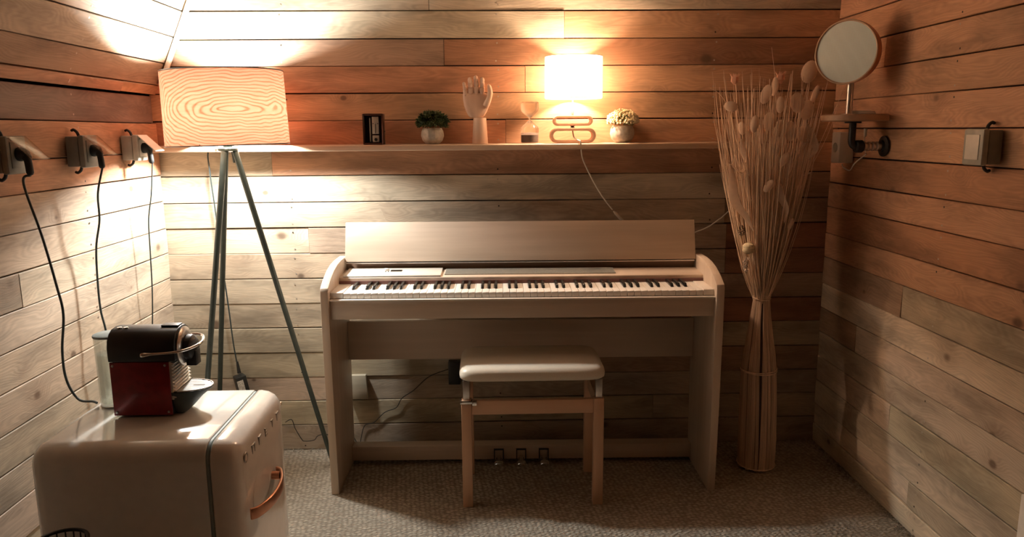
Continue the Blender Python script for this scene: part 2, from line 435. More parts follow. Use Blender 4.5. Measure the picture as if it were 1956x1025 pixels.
rl = [2.40, 2.30, 2.2, 2.08, 1.98, 1.88, 1.77, 1.665, 1.562, 1.463, 1.366, 1.262, 1.160, 1.058, .965, .862, .768, .662, .564, .464, .364, .262, .162, .078, 0]
rj = {8: [-.352], 16: [-.583], 18: [-.30], 20: [-.565], 22: [-.71], 10: [-1.7], 14: [-1.9], 21: [-2.0]}
rt = {7: [ORG], 8: [ORG, ORG], 9: [ORG], 10: [ORG], 11: [ORG], 12: [RED], 13: [ORG], 14: [RED], 15: [ORG], 16: [GREY, BRN], 17: [PALE, BRN], 18: [TAN, BRN], 19: [TAN], 20: [GREY, TAN], 21: [TAN], 22: [TAN, PALE], 23: [PALE]}
rows = [(rl[i+1], rl[i], rj.get(i, []), rt.get(i, [ORG])) for i in range(len(rl)-1)]
wr = plank_wall('wall_right', rows, lambda u, v, o: Vector((RX-o, u, v)), -4.2, .0, nails=(-.76, -1.6, -2.4), seed=8)

sl = [0, .038, .122, .224, .322, .42, .52, .62, .72, .82, .92, 1.02, 1.10]
SA = math.atan(.434)
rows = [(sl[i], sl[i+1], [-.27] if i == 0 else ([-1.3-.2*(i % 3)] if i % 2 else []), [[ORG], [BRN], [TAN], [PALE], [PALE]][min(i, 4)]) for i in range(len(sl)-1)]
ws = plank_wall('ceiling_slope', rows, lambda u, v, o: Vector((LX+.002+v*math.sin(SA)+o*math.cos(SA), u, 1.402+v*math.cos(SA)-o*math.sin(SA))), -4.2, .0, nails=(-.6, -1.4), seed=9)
# white batten in the corner between the slope and the back wall
b = MB(); p0 = Vector((LX+.045*math.sin(SA), 0, 1.40+.045*math.cos(SA))); p1 = Vector((LX+.0+1.08*math.sin(SA), 0, 1.40+1.08*math.cos(SA)))
d = (p1-p0).normalized(); nn = Vector((d.z, 0, -d.x))
q = lambda p, a, y: p+nn*a+Vector((0, y, 0))
b.hexa([q(p0, .006, -.018), q(p0, .022, -.018), q(p0, .022, -.003), q(p0, .006, -.003), q(p1, .006, -.018), q(p1, .022, -.018), q(p1, .022, -.003), q(p1, .006, -.003)])
struct(obj('trim_1', b, M['paintwhite'], bevel=.002))

# rest of the room: rear wall and flat ceiling behind / above the camera
rows = [(z, z+.1, [-.4+.37*(k % 3)], [[BRN], [DRED], [DBR]][k % 3]) for k, z in enumerate([i*.1 for i in range(24)])]
plank_wall('wall_front', rows, lambda u, v, o: Vector((u, -4.2+o, v)), LX-.02, RX+.02, seed=11)
rows = [(-4.2+.14*k, -4.2+.14*(k+1), [], [[DBR], [BRN]][k % 2]) for k in range(30)]
plank_wall('ceiling', rows, lambda u, v, o: Vector((u, v, 2.40-o)), -.86, RX+.02, seed=12)
b = MB(); N = 8
b.add([(LX-.03, -4.25, 0), (RX+.03, -4.25, 0), (RX+.03, .03, 0), (LX-.03, .03, 0), (LX-.03, -4.25, -.02), (RX+.03, -4.25, -.02), (RX+.03, .03, -.02), (LX-.03, .03, -.02)],
      [(0, 1, 2, 3), (7, 6, 5, 4), (0, 4, 5, 1), (1, 5, 6, 2), (2, 6, 7, 3), (3, 7, 4, 0)])
struct(obj('floor', b, M['carpet']))
# frayed carpet edge along the walls
b = MB(); rnd = random.Random(4)
for k in range(900):
    s = rnd.random()
    if s < .5: x, y = RX-.004-rnd.random()**2*.03, -rnd.random()*1.6; dx = -1
    else: x, y = -1.0+rnd.random()*2.25, -.004-rnd.random()**2*.03; dx = 0
    a = rnd.uniform(0, 2*PI); L = rnd.uniform(.008, .022)
    P = [(x, y, 0), (x+L*.4*math.cos(a), y+L*.4*math.sin(a), L*.45), (x+L*math.cos(a), y+L*math.sin(a), L*.5)]
    P = [(min(p[0], RX-.001), min(p[1], -.001), p[2]) for p in P]
    b.tube(P, [.0011, .0009, .0004], 4)
tag(obj('carpet_fringe', b, M['carpet'], smooth=1), 'frayed carpet fibres along the foot of the plank walls', 'carpet fringe', kind='stuff')
# a short offcut nailed over the back wall, low behind the piano
b = MB(); a0 = at(664, 718, 1, -.03); a1 = at(700, 763, 1, -.03)
b.hexa([(a0.x, -.024, a1.z), (a1.x+.006, -.024, a1.z), (a1.x+.006, -.0025, a1.z), (a0.x, -.0025, a1.z), (a0.x, -.024, a0.z), (a1.x, -.024, a0.z), (a1.x, -.0025, a0.z), (a0.x, -.0025, a0.z)])
tag(obj('board_offcut', b, fine_wood('offcut_wood', (.36, .33, .25), (.46, .42, .33), .6), bevel=.002), 'short pale board offcut nailed over the back wall planks, low behind the piano', 'board')
# white upright at the right edge of the view
b = MB().box(RX-.03, RX-.002, -1.37, -1.235, .0, .385)
struct(obj('trim_2', b, M['paintwhite'], bevel=.003))

# ------------------------------------------------------------------ ledge
b = MB(); b.prism([(-.0025, 1.196), (-.105, 1.194), (-.107, 1.197), (-.107, 1.213), (-.103, 1.216), (-.0025, 1.217)], LX+.004, .915)
sh = obj('wall_shelf', b, fine_wood('ledge_wood', (.50, .36, .25), (.60, .45, .33), .6), bevel=.0012)
tag(sh, 'long narrow wooden ledge on the back wall carrying the small ornaments and lamp', 'shelf')
ZS = 1.2172

# ------------------------------------------------------------------ piano
pn = thing('digital_piano', (.0552, -.4277, 0), 'pale oak upright digital piano with its lid raised and 88 keys showing', 'piano', rotz=-.01616)
HW = .6805
prof = [(.0175, 0), (.010, .2), (.002, .55), (.0, .735), (.006, .748), (.05, .770), (.11, .790), (.17, .801), (.23, .805), (.335, .805), (.338, .79), (.315, 0)]
for sgn in (-1, 1):
    x0, x1 = (-HW, -HW+.027) if sgn < 0 else (HW-.027, HW)
    obj('side_panel', MB().prism(prof, x0, x1), M['oak_v'], pn, bevel=.002, local=True)
IX = HW-.0275
obj('front_rail', MB().box(-IX, IX, .020, .040, .636, .700), M['oak'], pn, bevel=.0015, local=True)
obj('key_slip', MB().box(-IX, IX, .012, .036, .7005, .7055), M['panel'], pn, bevel=.001, local=True)
obj('key_bed', MB().box(-IX, IX, .041, .325, .638, .690), M['oak'], pn, bevel=.001, local=True)
KW = 1.225/52; KX = -.6125+.003
mid = 0
blk = {0, 2, 3, 5, 6}
for i in range(52):
    x = KX+i*KW
    b = MB().prism([(.030, .7065), (.030, .722), (.0315, .7245), (.034, .7255), (.180, .7255), (.180, .7065)], x+.00055, x+KW-.00055)
    obj('white_key', b, M['whitekey'], pn, bevel=.0006, segs=1, local=True)
    note = (i+5) % 7   # A0 first: A=5,B=6,C=0...
    if i < 51 and note in (0, 1, 3, 4, 5):
        c = x+KW
        b = MB(); w0, w1 = .0052, .0042
        b.add([(c-w0, .082, .7257), (c+w0, .082, .7257), (c+w0, .180, .7257), (c-w0, .180, .7257), (c-w1, .093, .7375), (c+w1, .093, .7375), (c+w1, .180, .7375), (c-w1, .180, .7375)],
              [(0, 3, 2, 1), (4, 5, 6, 7), (0, 1, 5, 4), (1, 2, 6, 5), (2, 3, 7, 6), (3, 0, 4, 7)])
        obj('black_key', b, M['blackkey'], pn, bevel=.0012, local=True)
for a, c in ((-IX, KX-.001), (KX+1.225+.001, IX)):
    obj('end_block', MB().prism([(.030, .7065), (.030, .726), (.033, .728), (.180, .728), (.180, .7065)], a, c), M['panel'], pn, bevel=.001, local=True)
obj('felt_strip', MB().box(-IX, IX, .176, .1805, .7262, .738), simple('red_felt', (.20, .10, .085), .9), pn, local=True)
obj('fascia', MB().prism([(.181, .690), (.181, .748), (.184, .751), (.30, .757), (.30, .690)], -IX, IX), M['oak'], pn, bevel=.0012, local=True)
cpn = obj('control_panel', MB().prism([(.183, .7512), (.183, .7555), (.186, .7575), (.300, .7635), (.300, .757)], -.640, -.290), M['whiteplastic'], pn, bevel=.002, local=True)
sc_ = Matrix.Rotation(math.atan(.05), 4, 'X')
def on_panel(x0, x1, y0, y1, h=.0012):
    z = lambda y: .7578+(y-.186)*.0526
    return MB().hexa([(x0, y0, z(y0)), (x1, y0, z(y0)), (x1, y1, z(y1)), (x0, y1, z(y1)), (x0, y0, z(y0)+h), (x1, y0, z(y0)+h), (x1, y1, z(y1)+h), (x0, y1, z(y1)+h)])
obj('display', on_panel(-.478, -.437, .238, .262), M['screen'], cpn, local=True)
obj('dial', MB().lathe((-.497, .262, .7615), [(.0105, 0), (.0105, .005), (.0085, .0065), (0, .0068)], 20), M['whitekey'], cpn, smooth=1, local=True)
for k in range(2):
    obj('button', MB().lathe((-.495+.010*k, .238, .7605), [(.0028, 0), (.0028, .0018), (0, .002)], 12), M['black'], cpn, smooth=1, local=True)
b = MB().prism([(.205, .7530), (.205, .7562), (.285, .7602), (.285, .757)], -.278, .342)
for k in range(9):
    y = .209+k*.0085; z = .7562+(y-.205)*.05
    b.box(-.276, .340, y, y+.0035, z-.0005, z+.0014)
obj('speaker_grille', b, M['grey'], pn, local=True)
obj('rear_board', MB().box(-IX, IX, .318, .330, .690, .782), fine_wood('piano_inner', (.30, .19, .13), (.36, .24, .17), .5), pn, local=True)  # browner than the oak: the recess shadow is put into its colour
b = MB(); zz = (Vector((0, .300, .786)), Vector((0, .334, .929))); dn = (zz[1]-zz[0]).normalized(); pr = Vector((0, dn.z, -dn.y))*.014
P = lambda x, p: (x, p.y, p.z)
b.hexa([P(-.652, zz[0]-pr), P(.652, zz[0]-pr), P(.652, zz[0]), P(-.652, zz[0]), P(-.650, zz[1]-pr), P(.650, zz[1]-pr), P(.650, zz[1]), P(-.650, zz[1])])
lid = obj('lid', b, M['oak'], pn, bevel=.002, local=True)
obj('lid_rail', MB().box(-.648, .648, .287, .299, .7815, .7865), M['steel'], lid, bevel=.001, local=True)
obj('back_panel', MB().box(-IX, IX, .283, .300, .414, .563), M['oak'], pn, bevel=.0015, local=True)
for x in (-.62, .61): obj('bracket', MB().box(x-.012, x+.012, .26, .283, .585, .636), M['black'], pn, bevel=.001, local=True)
obj('pedal_rail', MB().box(-IX, IX, .262, .316, .016, .072), M['oak'], pn, bevel=.002, local=True)
for x in (-.089, -.003, .084):
    pd = obj('pedal', MB().tube(smooth_path([(x, .262, .030), (x, .235, .032), (x, .200, .033), (x, .176, .030)], 4), [.008]*4+[.011]*4+[.0165]*4+[.014], 12, flat=.45), M['chrome'], pn, smooth=1, local=True)
    b = MB().box(x-.019, x-.0155, .2535, .2615, .020, .060).box(x+.0155, x+.019, .2535, .2615, .020, .060).box(x-.019, x+.019, .2535, .2615, .056, .060)
    obj('pedal_slot', b, M['black'], pd, local=True)

# ------------------------------------------------------------------ bench
bn = thing('piano_bench', (.083, -.37, 0), 'low beech bench with a cream padded seat in front of the piano', 'bench')
X0, X1, Y0, Y1 = -.156, .322, -.512, -.226
for x in (X0, X1-.034):
    for y in (Y0, Y1-.034):
        obj('leg', MB().box(x, x+.034, y, y+.034, 0, .381), M['beech_v'], bn, bevel=.0025)
obj('apron', MB().box(X0+.0345, X1-.0345, Y0+.004, Y0+.024, .330, .378), M['beech'], bn, bevel=.002)
for x in (X0+.004, X1-.024):
    obj('apron', MB().box(x, x+.020, Y0+.0345, Y1-.0345, .330, .378), M['beech'], bn, bevel=.002)
def seat_mb():
    bmx = MB(); nx, ny = 30, 20; cx, cy, w, d_, z0, h = .083, -.3745, .2455, .147, .448, .040
    top = []; bot = []
    def sp_(v, e=7.): return math.copysign(abs(v)**(1/1.), v)
    rings = [(.965, 0), (.995, .006), (1.0, .016), (.992, .027), (.965, .036), (.90, .0425), (.6, .0455), (0.0, .046)]
    n = 64; vs = []
    for s, hh in rings:
        for i in range(n):
            a = 2*PI*i/n; ca, sa = math.cos(a), math.sin(a); e = .22
            x = w*s*math.copysign(abs(ca)**e, ca) if s > .5 else w*s*ca
            y = d_*s*math.copysign(abs(sa)**e, sa) if s > .5 else d_*s*sa
            vs.append((cx+x, cy+y, z0+hh))
    fs = []
    for j in range(len(rings)-1):
        for i in range(n): fs.append((j*n+i, j*n+(i+1) % n, (j+1)*n+(i+1) % n, (j+1)*n+i))
    fs.append(tuple(range(n-1, -1, -1)))
    return bmx.add(vs, fs)
obj('seat', seat_mb(), M['cream'], bn, smooth=60)
obj('seat_board', MB().box(-.135, .301, -.470, -.250, .4415, .4478), M['black'], bn, bevel=.002)
for x in (X0+.006, X1-.028):
    for y in (Y0+.007, Y1-.029):
        obj('riser', MB().box(x, x+.022, y, y+.022, .3815, .4475), M['steel'], bn, bevel=.001)
obj('bracket', MB().box(X0-.003, X0+.037, Y0-.003, Y0+.03, .3705, .3805).box(X0+.037, X0+.052, Y0-.001, Y0+.01, .364, .3795), M['chrome'], bn, bevel=.001)

# ------------------------------------------------------------------ floor lamp
AX = Vector((-.960, -.222, 1.212))
fl = thing('floor_lamp', (AX.x, AX.y, 0), 'tripod floor lamp with a glowing wood veneer drum shade and dark legs', 'lamp')
tilt = Matrix.Rotation(math.radians(-1.2), 4, 'Y')
def shade_tube(c, r0, r1, h, n=72):
    mb_ = MB(); me = bpy.data.meshes.new('lamp_shade'); vs = []; fs = []
    return mb_
def shade_obj(name, c, r0, r1, h, mat, parent, tiltm=None, n=72, rows_=6):
    me = bpy.data.meshes.new(name); bm = bmesh.new(); uvl = bm.loops.layers.uv.new('UVMap')
    inv = rootmat(parent).inverted(); V = []
    for j in range(rows_+1):
        t = j/rows_; r = r0+(r1-r0)*t; row = []
        for i in range(n):
            a = 2*PI*i/n+PI/2; p = Vector((r*math.cos(a), r*math.sin(a), h*t))
            if tiltm: p = tiltm @ p
            row.append(bm.verts.new(inv @ (Vector(c)+p)))
        V.append(row)
    for j in range(rows_):
        for i in range(n):
            f = bm.faces.new((V[j][i], V[j][(i+1) % n], V[j+1][(i+1) % n], V[j+1][i])); f.smooth = True
            for lp, (ii, jj) in zip(f.loops, ((i, j), (i+1, j), (i+1, j+1), (i, j+1))):
                lp[uvl].uv = ((ii/n-.5)*2*PI*r0, h*jj/rows_)
    bm.to_mesh(me); bm.free(); me.materials.append(mat)
    o = bpy.data.objects.new(name, me); COL.objects.link(o); o.parent = parent; return o
SR0, SR1, SH = .2045, .2000, .246
SB = Vector((AX.x+.004, AX.y, 1.222))
shd = shade_obj('lamp_shade', SB, SR0, SR1, SH, M['veneer'], fl, tilt)
def ring(c, r, rad, tm=None, n=64):
    return [Vector(c)+((tm or Matrix.Identity(4)) @ Vector((r*math.cos(2*PI*i/n), r*math.sin(2*PI*i/n), 0))) for i in range(n)]
for h, r in ((0., SR0), (SH, SR1)):
    obj('shade_rim', MB().tube(ring(SB+(tilt @ Vector((0, 0, h))), r-.001, 0, tilt), .0022, 6, closed=True), M['leg'], shd, smooth=1)
b = MB()
for k in range(3):
    a = k*2*PI/3+.4; b.tube([SB+(tilt @ Vector((.03*math.cos(a), .03*math.sin(a), .02))), SB+(tilt @ Vector((SR0*math.cos(a), SR0*math.sin(a), .004)))], .0016, 6)
obj('spider', b, M['leg'], shd, smooth=1)
obj('hub', MB().lathe((AX.x, AX.y, 1.200), [(.030, 0), (.034, .003), (.034, .010), (.030, .013), (.016, .014), (.016, .045), (.0, .046)], 32), M['leg'], fl, smooth=30)
for k in range(3):
    a = math.radians(12+120*k); ca, sa = math.cos(a), math.sin(a)
    T = Vector((AX.x+.022*ca, AX.y+.022*sa, 1.201)); Bt = Vector((AX.x+.300*ca, AX.y+.300*sa, .006))
    lg = obj('leg', MB().tube([T, T.lerp(Bt, .12), T.lerp(Bt, .5), Bt], [.0105, .0105, .0095, .0085], 16), M['leg'], fl, smooth=1)
    obj('foot', MB().lathe((Bt.x, Bt.y, 0), [(.010, 0), (.011, .004), (.0095, .014), (0, .016)], 14), M['rubber'], lg, smooth=1)
ls = MB().tube([(AX.x+.012, AX.y+.012, 1.199), (AX.x+.016, AX.y+.012, 1.160)], .006, 10)
obj('switch', ls, M['leg'], fl, smooth=1)
obj('bulb_socket', MB().lathe((AX.x, AX.y, 1.2465), [(.014, 0), (.014, .03), (0, .031)], 20), M['black'], fl, smooth=30)
bo = obj('bulb', MB().ball((AX.x, AX.y, 1.333), .026, 20, sc=(1, 1, 2.1)), M['bulb_cool'], fl, smooth=1)
pts = [(AX.x-.01, AX.y+.012, 1.2)]+[tuple(at(x, y, 1, -.035)) for x, y in ((399, 287), (401, 330), (411, 400), (424, 500), (437, 590), (445, 650), (452, 690))]
cdp = obj('cord', MB().tube(smooth_path(pts, 8), .0028, 8), M['cordgreen'], fl, smooth=1)
a0 = at(453, 690, 1, -.035); a1 = at(457, 712, 1, -.035)
obj('strain_relief', MB().tube([a0, a1], [.004, .0075], 10), M['black'], cdp, smooth=1)
q0 = at(459, 713, 1, -.04); R_ = Matrix.Rotation(-.22, 3, 'Y')
def rbox(c, sx, sy, sz, R3):
    mb_ = MB(); P = []
    for z in (-1, 1):
        for x, y in ((-1, -1), (1, -1), (1, 1), (-1, 1)): P.append(Vector(c)+R3 @ Vector((x*sx/2, y*sy/2, z*sz/2)))
    return mb_.hexa(P)
pa = obj('power_adapter', rbox(q0+Vector((.008, -.01, -.055)), .040, .045, .105, Matrix.Rotation(.6, 3, 'Z') @ Matrix.Rotation(-.18, 3, 'Y')), M['black'], cdp, bevel=.003)
obj('adapter_label', rbox(q0+Vector((.0158, -.0354, -.056)), .024, .0008, .080, Matrix.Rotation(.6, 3, 'Z') @ Matrix.Rotation(-.18, 3, 'Y')), M['label'], pa)

# ------------------------------------------------------------------ fridge
FX0, FXS, FX1, FY0, FY1, FZ = -1.112, -.700, -.630, -1.278, -.868, .566
fr = thing('mini_fridge', ((FX0+FX1)/2, (FY0+FY1)/2, 0), 'cream enamel retro mini fridge with rounded corners and a copper coloured handle', 'fridge')
def slab(rings, rr=.042):
    vs = []; fs = []; cy, cz = (FY0+FY1)/2, (.035+FZ)/2; hy, hz = (FY1-FY0)/2, (FZ-.035)/2
    for ins, X in rings:
        r = max(rr-ins*.3, .02)
        for qx, (sx, sz) in enumerate(((1, 1), (-1, 1), (-1, -1), (1, -1))):
            for i in range(9):
                a = PI/2*(qx+i/8); vs.append((X, cy+sx*(hy-ins-r)+r*math.cos(a), cz+sz*(hz-ins-r)+r*math.sin(a)))
    k = 36
    for j in range(len(rings)-1):
        for i in range(k): fs.append((j*k+i, j*k+(i+1) % k, (j+1)*k+(i+1) % k, (j+1)*k+i))
    fs += [tuple(range(k-1, -1, -1)), tuple((len(rings)-1)*k+i for i in range(k))]
    return MB().add(vs, fs)
body = obj('body', slab([(.030, FX0), (.016, FX0+.006), (.006, FX0+.018), (0, FX0+.036), (0, FX0+.10), (0, FXS-.011), (.002, FXS-.008)]), M['enamel'], fr, smooth=50)
obj('gasket', slab([(.005, FXS-.0075), (.003, FXS-.006), (.003, FXS-.001), (.006, FXS+.0005)]), M['gasket'], fr, smooth=50)
def door_mb():
    return slab([(ins, FXS+.001+dx) for ins, dx in [(.004, 0), (0, .004), (0, .012), (.003, .030), (.010, .046), (.022, .058), (.05, .0655), (.10, .069)]])
dr = obj('door', door_mb(), M['enamel_d'], fr, smooth=50)
FXD = FXS+.069
for k in range(6):
    y = -1.222+k*.0535; z = .510; b = MB(); x0, x1 = FXD-.012, FXD-.0005
    x0 -= 0; w = .011
    if k == 0:
        b.tube([(x1-.004, y+w*.9*math.cos(t*PI/8), z+.011*math.sin(t*PI/8)) for t in range(16)], .0032, 6, closed=True)
    elif k == 1: b.box(x0, x1, y-w, y+w, z+.007, z+.011).box(x0, x1, y-w, y-w+.004, z-.011, z+.011).box(x0, x1, y+w-.004, y+w, z-.011, z+.011)
    elif k == 2: b.box(x0, x1, y-w, y+w, z+.007, z+.011).box(x0, x1, y-w, y-w+.004, z-.011, z+.011)
    elif k == 3: b.box(x0, x1, y-w, y-w+.004, z-.011, z+.011).box(x0, x1, y-w, y+w*.5, z-.002, z+.002).box(x0, x1, y-w, y+w*.7, z-.011, z-.007)
    elif k == 4: b.box(x0, x1, y-.002, y+.002, z-.011, z+.009).box(x0, x1, y-w*.8, y+w*.8, z+.007, z+.010)
    else: b.box(x0, x1, y-w, y-w+.004, z-.011, z+.011).box(x0, x1, y-w, y+w*.7, z+.007, z+.011)
    obj('letter', b, M['dullsteel'], dr, bevel=.0006, segs=1)
hz = .375
hpath = smooth_path([(FXD+.004, -1.240, hz), (FXD+.020, -1.225, hz), (FXD+.036, -1.180, hz+.002), (FXD+.041, -1.130, hz+.004), (FXD+.036, -1.080, hz+.005), (FXD+.022, -1.037, hz+.006), (FXD+.006, -1.021, hz+.006)], 6)
b = MB(); vs = []; fs = []
for i, p in enumerate(hpath):
    t = (hpath[min(i+1, len(hpath)-1)]-hpath[max(i-1, 0)]).normalized(); n_ = t.cross(Vector((0, 0, 1))).normalized()
    for a, c in ((-.0035, -.014), (.0035, -.014), (.0035, .014), (-.0035, .014)): vs.append(p+n_*a+Vector((0, 0, c)))
for i in range(len(hpath)-1):
    for k in range(4): fs.append((i*4+k, i*4+(k+1) % 4, (i+1)*4+(k+1) % 4, (i+1)*4+k))
fs += [(3, 2, 1, 0), tuple(len(vs)-4+k for k in range(4))]
b.add(vs, fs); hnd = obj('handle', b, M['copper'], dr, bevel=.0015, smooth=50, label='copper coloured bow handle')
obj('handle_mount', MB().lathe((FXD-.004, -1.045, hz+.006), [(.011, 0), (.011, .026), (0, .027)], 16, axis=(1, 0, 0)), M['copper'], hnd, smooth=30)
obj('handle_cup', MB().lathe((FXD-.003, -1.135, hz+.004), [(.068, 0), (.066, .0035), (.060, .0045), (.0, .0042)], 40, axis=(1, 0, 0)), M['enamel_d'], hnd, smooth=1)
for x in (FX0+.05, FXS-.05):
    for y in (FY0+.05, FY1-.05): obj('foot', MB().lathe((x, y, 0), [(.016, 0), (.016, .029)], 16), M['rubber'], fr, smooth=30)

# ------------------------------------------------------------------ coffee machine (on the fridge)
ZT = FZ+.001
cm = thing('coffee_machine', (-.93, -.995, ZT), 'red and black capsule coffee machine with a chrome lever standing on the fridge', 'coffee machine')
my0, my1 = -1.050, -.940
obj('body', MB().box(-.998, -.853, my0+.006, my1-.006, ZT+.004, ZT+.150), M['black'], cm, bevel=.003)
for y0, y1 in ((my0-.001, my0+.005), (my1-.005, my1+.001)):
    sp_ = obj('side_panel', MB().box(-1.002, -.852, y0, y1, ZT+.005, ZT+.148), M['red'], cm, bevel=.0018, label='dark red lacquered side panel')
    if y0 < -1.0:
        for x in (-.994, -.861):
            for z in (ZT+.014, ZT+.139): obj('screw', MB().lathe((x, y0+.0002, z), [(.0034, 0), (.0030, .0018), (0, .0022)], 12, axis=(0, -1, 0)), M['steel'], sp_, smooth=1)
prof = [(my0-.002, ZT+.149), (my0-.003, ZT+.185), (my0+.002, ZT+.204), (my0+.013, ZT+.219), (my0+.030, ZT+.228), (my0+.054, ZT+.231), (my1-.030, ZT+.228), (my1-.013, ZT+.219), (my1-.002, ZT+.204), (my1+.003, ZT+.185), (my1+.002, ZT+.149)]
hdx = obj('head', MB().prism(prof, -1.004, -.833), M['black'], cm, bevel=.003, smooth=35)
obj('head_ring', MB().lathe((-.8325, -.995, ZT+.176), [(.050, 0), (.051, .004), (.044, .009), (.036, .010), (.0, .010)], 40, axis=(1, 0, 0)), M['steel'], hdx, smooth=35)
obj('nozzle', MB().lathe((-.829, -.995, ZT+.172), [(.034, 0), (.033, .022), (.022, .030), (0, .031)], 28, axis=(1, 0, 0)).box(-.822, -.796, -1.012, -.978, ZT+.125, ZT+.165), M['black'], hdx, bevel=.002, smooth=35)
for x in (-.985, -.969): obj('top_button', MB().lathe((x, -1.012, ZT+.2285), [(.006, 0), (.006, .003), (0, .004)], 16), M['chrome'], hdx, smooth=1)
obj('capsule_flap', MB().box(-.880, -.836, -1.010, -.980, ZT+.2305, ZT+.2345), M['black'], hdx, bevel=.001)
b = MB().box(-.8525, -.846, my0+.002, my1-.002, ZT+.045, ZT+.148)
for k in range(11): b.prism([(-.846, ZT+.049+k*.009), (-.8395, ZT+.0505+k*.009), (-.8395, ZT+.0525+k*.009), (-.846, ZT+.0555+k*.009)], my0+.002, my1-.002, ax=1)
obj('ribbed_front', b, M['steel'], cm, bevel=.0004, segs=1)
# drip tray: half oval, tapering under
n = 24; vs = []; fs = []
lev = [(.010, .030, ZT+.001), (.022, .040, ZT+.012), (.048, .050, ZT+.040), (.074, .054, ZT+.060), (.076, .055, ZT+.064)]
for L_, w, z in lev:
    for i in range(n+1):
        a = -PI/2+PI*i/n; vs.append((-.8515+.012+L_*math.cos(a)*1.0 if 0 < i < n else -.8515, -.995+w*math.sin(a), z))
k = n+1
for j in range(len(lev)-1):
    for i in range(n): fs.append((j*k+i, j*k+i+1, (j+1)*k+i+1, (j+1)*k+i))
    fs.append((j*k+n, j*k, (j+1)*k, (j+1)*k+n))
fs += [tuple(range(k-1, -1, -1)), tuple((len(lev)-1)*k+i for i in range(k))]
tray = obj('drip_tray', MB().add(vs, fs), M['cordgreen'], cm, smooth=40)
b = MB()
for i in range(11):
    y = -.995-.045+i*.009; xm = -.8375+.070*math.sqrt(max(0, 1-((y+.995)/.050)**2))
    b.box(-.845, xm, y-.0034, y+.0034, ZT+.0642, ZT+.0668)
b.tube([(-.8375+.072*math.cos(-PI/2+PI*i/24), -.995+.0515*math.sin(-PI/2+PI*i/24), ZT+.0665) for i in range(25)], .0022, 6)
obj('drip_grid', b, M['steel'], tray, bevel=.0004, segs=1)
b = MB().box(-.815, -.785, -.9965, -.9935, ZT+.0669, ZT+.0673); obj('grid_slot', b, M['black'], tray)
zL = ZT+.172
path = smooth_path([(-.917, my0-.008, zL-.003), (-.885, my0-.009, zL), (-.835, my0-.007, zL+.003), (-.800, my0+.008, zL+.008), (-.784, -.995, zL+.013), (-.800, my1-.008, zL+.018), (-.835, my1+.006, zL+.018), (-.88, my1+.009, zL+.015)], 7)
rs = [.0045]*len(path); rs[0] = .003; rs[1] = .008; rs[2] = .009; rs[3] = .0085; rs[4] = .007; rs[5] = .006
lv = obj('lever', MB().tube(path, rs, 12, flat=.8), M['chrome'], cm, smooth=1)
cm.location += Vector((.006, -.050, 0)); cm.scale = (.96, .96, .96)
# water tank behind the body
tc_ = (-1.044, -.995); tr_ = .0375
tk = obj('water_tank', MB().lathe((*tc_, ZT), [(0, .003), (tr_-.004, .003), (tr_-.002, .006), (tr_, .18), (tr_+.0005, .190), (tr_-.0015, .190), (tr_-.003, .18), (tr_-.005, .010), (0, .009)], 40), M['tank'], cm, smooth=40)
obj('water', MB().lathe((*tc_, ZT), [(0, .0095), (tr_-.0055, .0105), (tr_-.0040, .145), (0, .145)], 40), M['water'], tk, smooth=40)
obj('tank_lid', MB().lathe((*tc_, ZT+.1905), [(tr_+.001, 0), (tr_+.002, .002), (tr_+.001, .006), (tr_-.006, .009), (0, .010)], 40), M['gasket'], tk, smooth=40)
obj('tank_base', MB().lathe((*tc_, ZT), [(tr_-.002, 0), (tr_-.002, .0027), (0, .0028)], 32), M['whiteplastic'], tk, smooth=40)

# ------------------------------------------------------------------ wall sockets on the left wall, plugs and cables
def socket(y, z, side, label, body_m, front_m, lid_m, flap=True, s=1.):
    X = LX if side < 0 else RX; o = 1 if side < 0 else -1
    t = thing('wall_socket', (X+o*.003, y, z), label, 'socket', group='surface mounted sockets on the plank side walls')
    hy, hz_ = .038*s, .044*s; x = lambda d_: X+o*d_
    bx = lambda a, b_, c, d_, e, f: MB().box(min(x(a), x(b_)), max(x(a), x(b_)), c, d_, e, f)
    obj('back_box', bx(.0032, .040, y-hy, y+hy, z-hz_, z+hz_), body_m, t, bevel=.004)
    obj('front_cover', bx(.0405, .058, y-hy-.003, y+hy+.003, z-hz_-.003, z+hz_+.003), front_m, t, bevel=.005)
    obj('socket_face', bx(.0582, .0600, y-hy+.010, y+hy-.010, z-hz_+.012, z+hz_-.012), M['whiteplastic'] if front_m is M['lightgrey'] else M['greyplastic'], t, bevel=.0008)
    if flap:
        P = []
        h0 = (x(.0585), z+hz_+.001); h1 = (x(.115), z-.012)
        dv = Vector((h1[0]-h0[0], h1[1]-h0[1])).normalized(); nv = Vector((-dv.y*o, dv.x*o))*.003
        for (px_, pz_) in (h0, h1):
            for yy in (y-hy-.002, y+hy+.002):
                P.append((px_, yy, pz_))
        mb_ = MB(); A = [Vector((h0[0], y-hy, h0[1])), Vector((h0[0], y+hy, h0[1])), Vector((h1[0], y+hy, h1[1])), Vector((h1[0], y-hy, h1[1]))]
        mb_.hexa(A+[p+Vector((nv.x, 0, nv.y)) for p in A])
        obj('flap', mb_, lid_m, t, bevel=.001)
    for sg in (1, -1):
        zc = z+sg*hz_; pth = smooth_path([(x(.004), y+.004, zc+sg*.017), (x(.012), y, zc+sg*.019), (x(.023), y-.004, zc+sg*.012), (x(.028), y-.006, zc+sg*.001)], 6)
        obj('feed_cable', MB().tube(pth, .0042, 8), M['rubber'], t, smooth=1)
    return t
S1, S2, S3 = -.965, -.605, -.268
ZO = 1.212
socket(S1, ZO, -1, 'dark wall socket with clear flap at the far left edge of the photo', M['greyplastic'], M['greyplastic'], M['clearlid'])
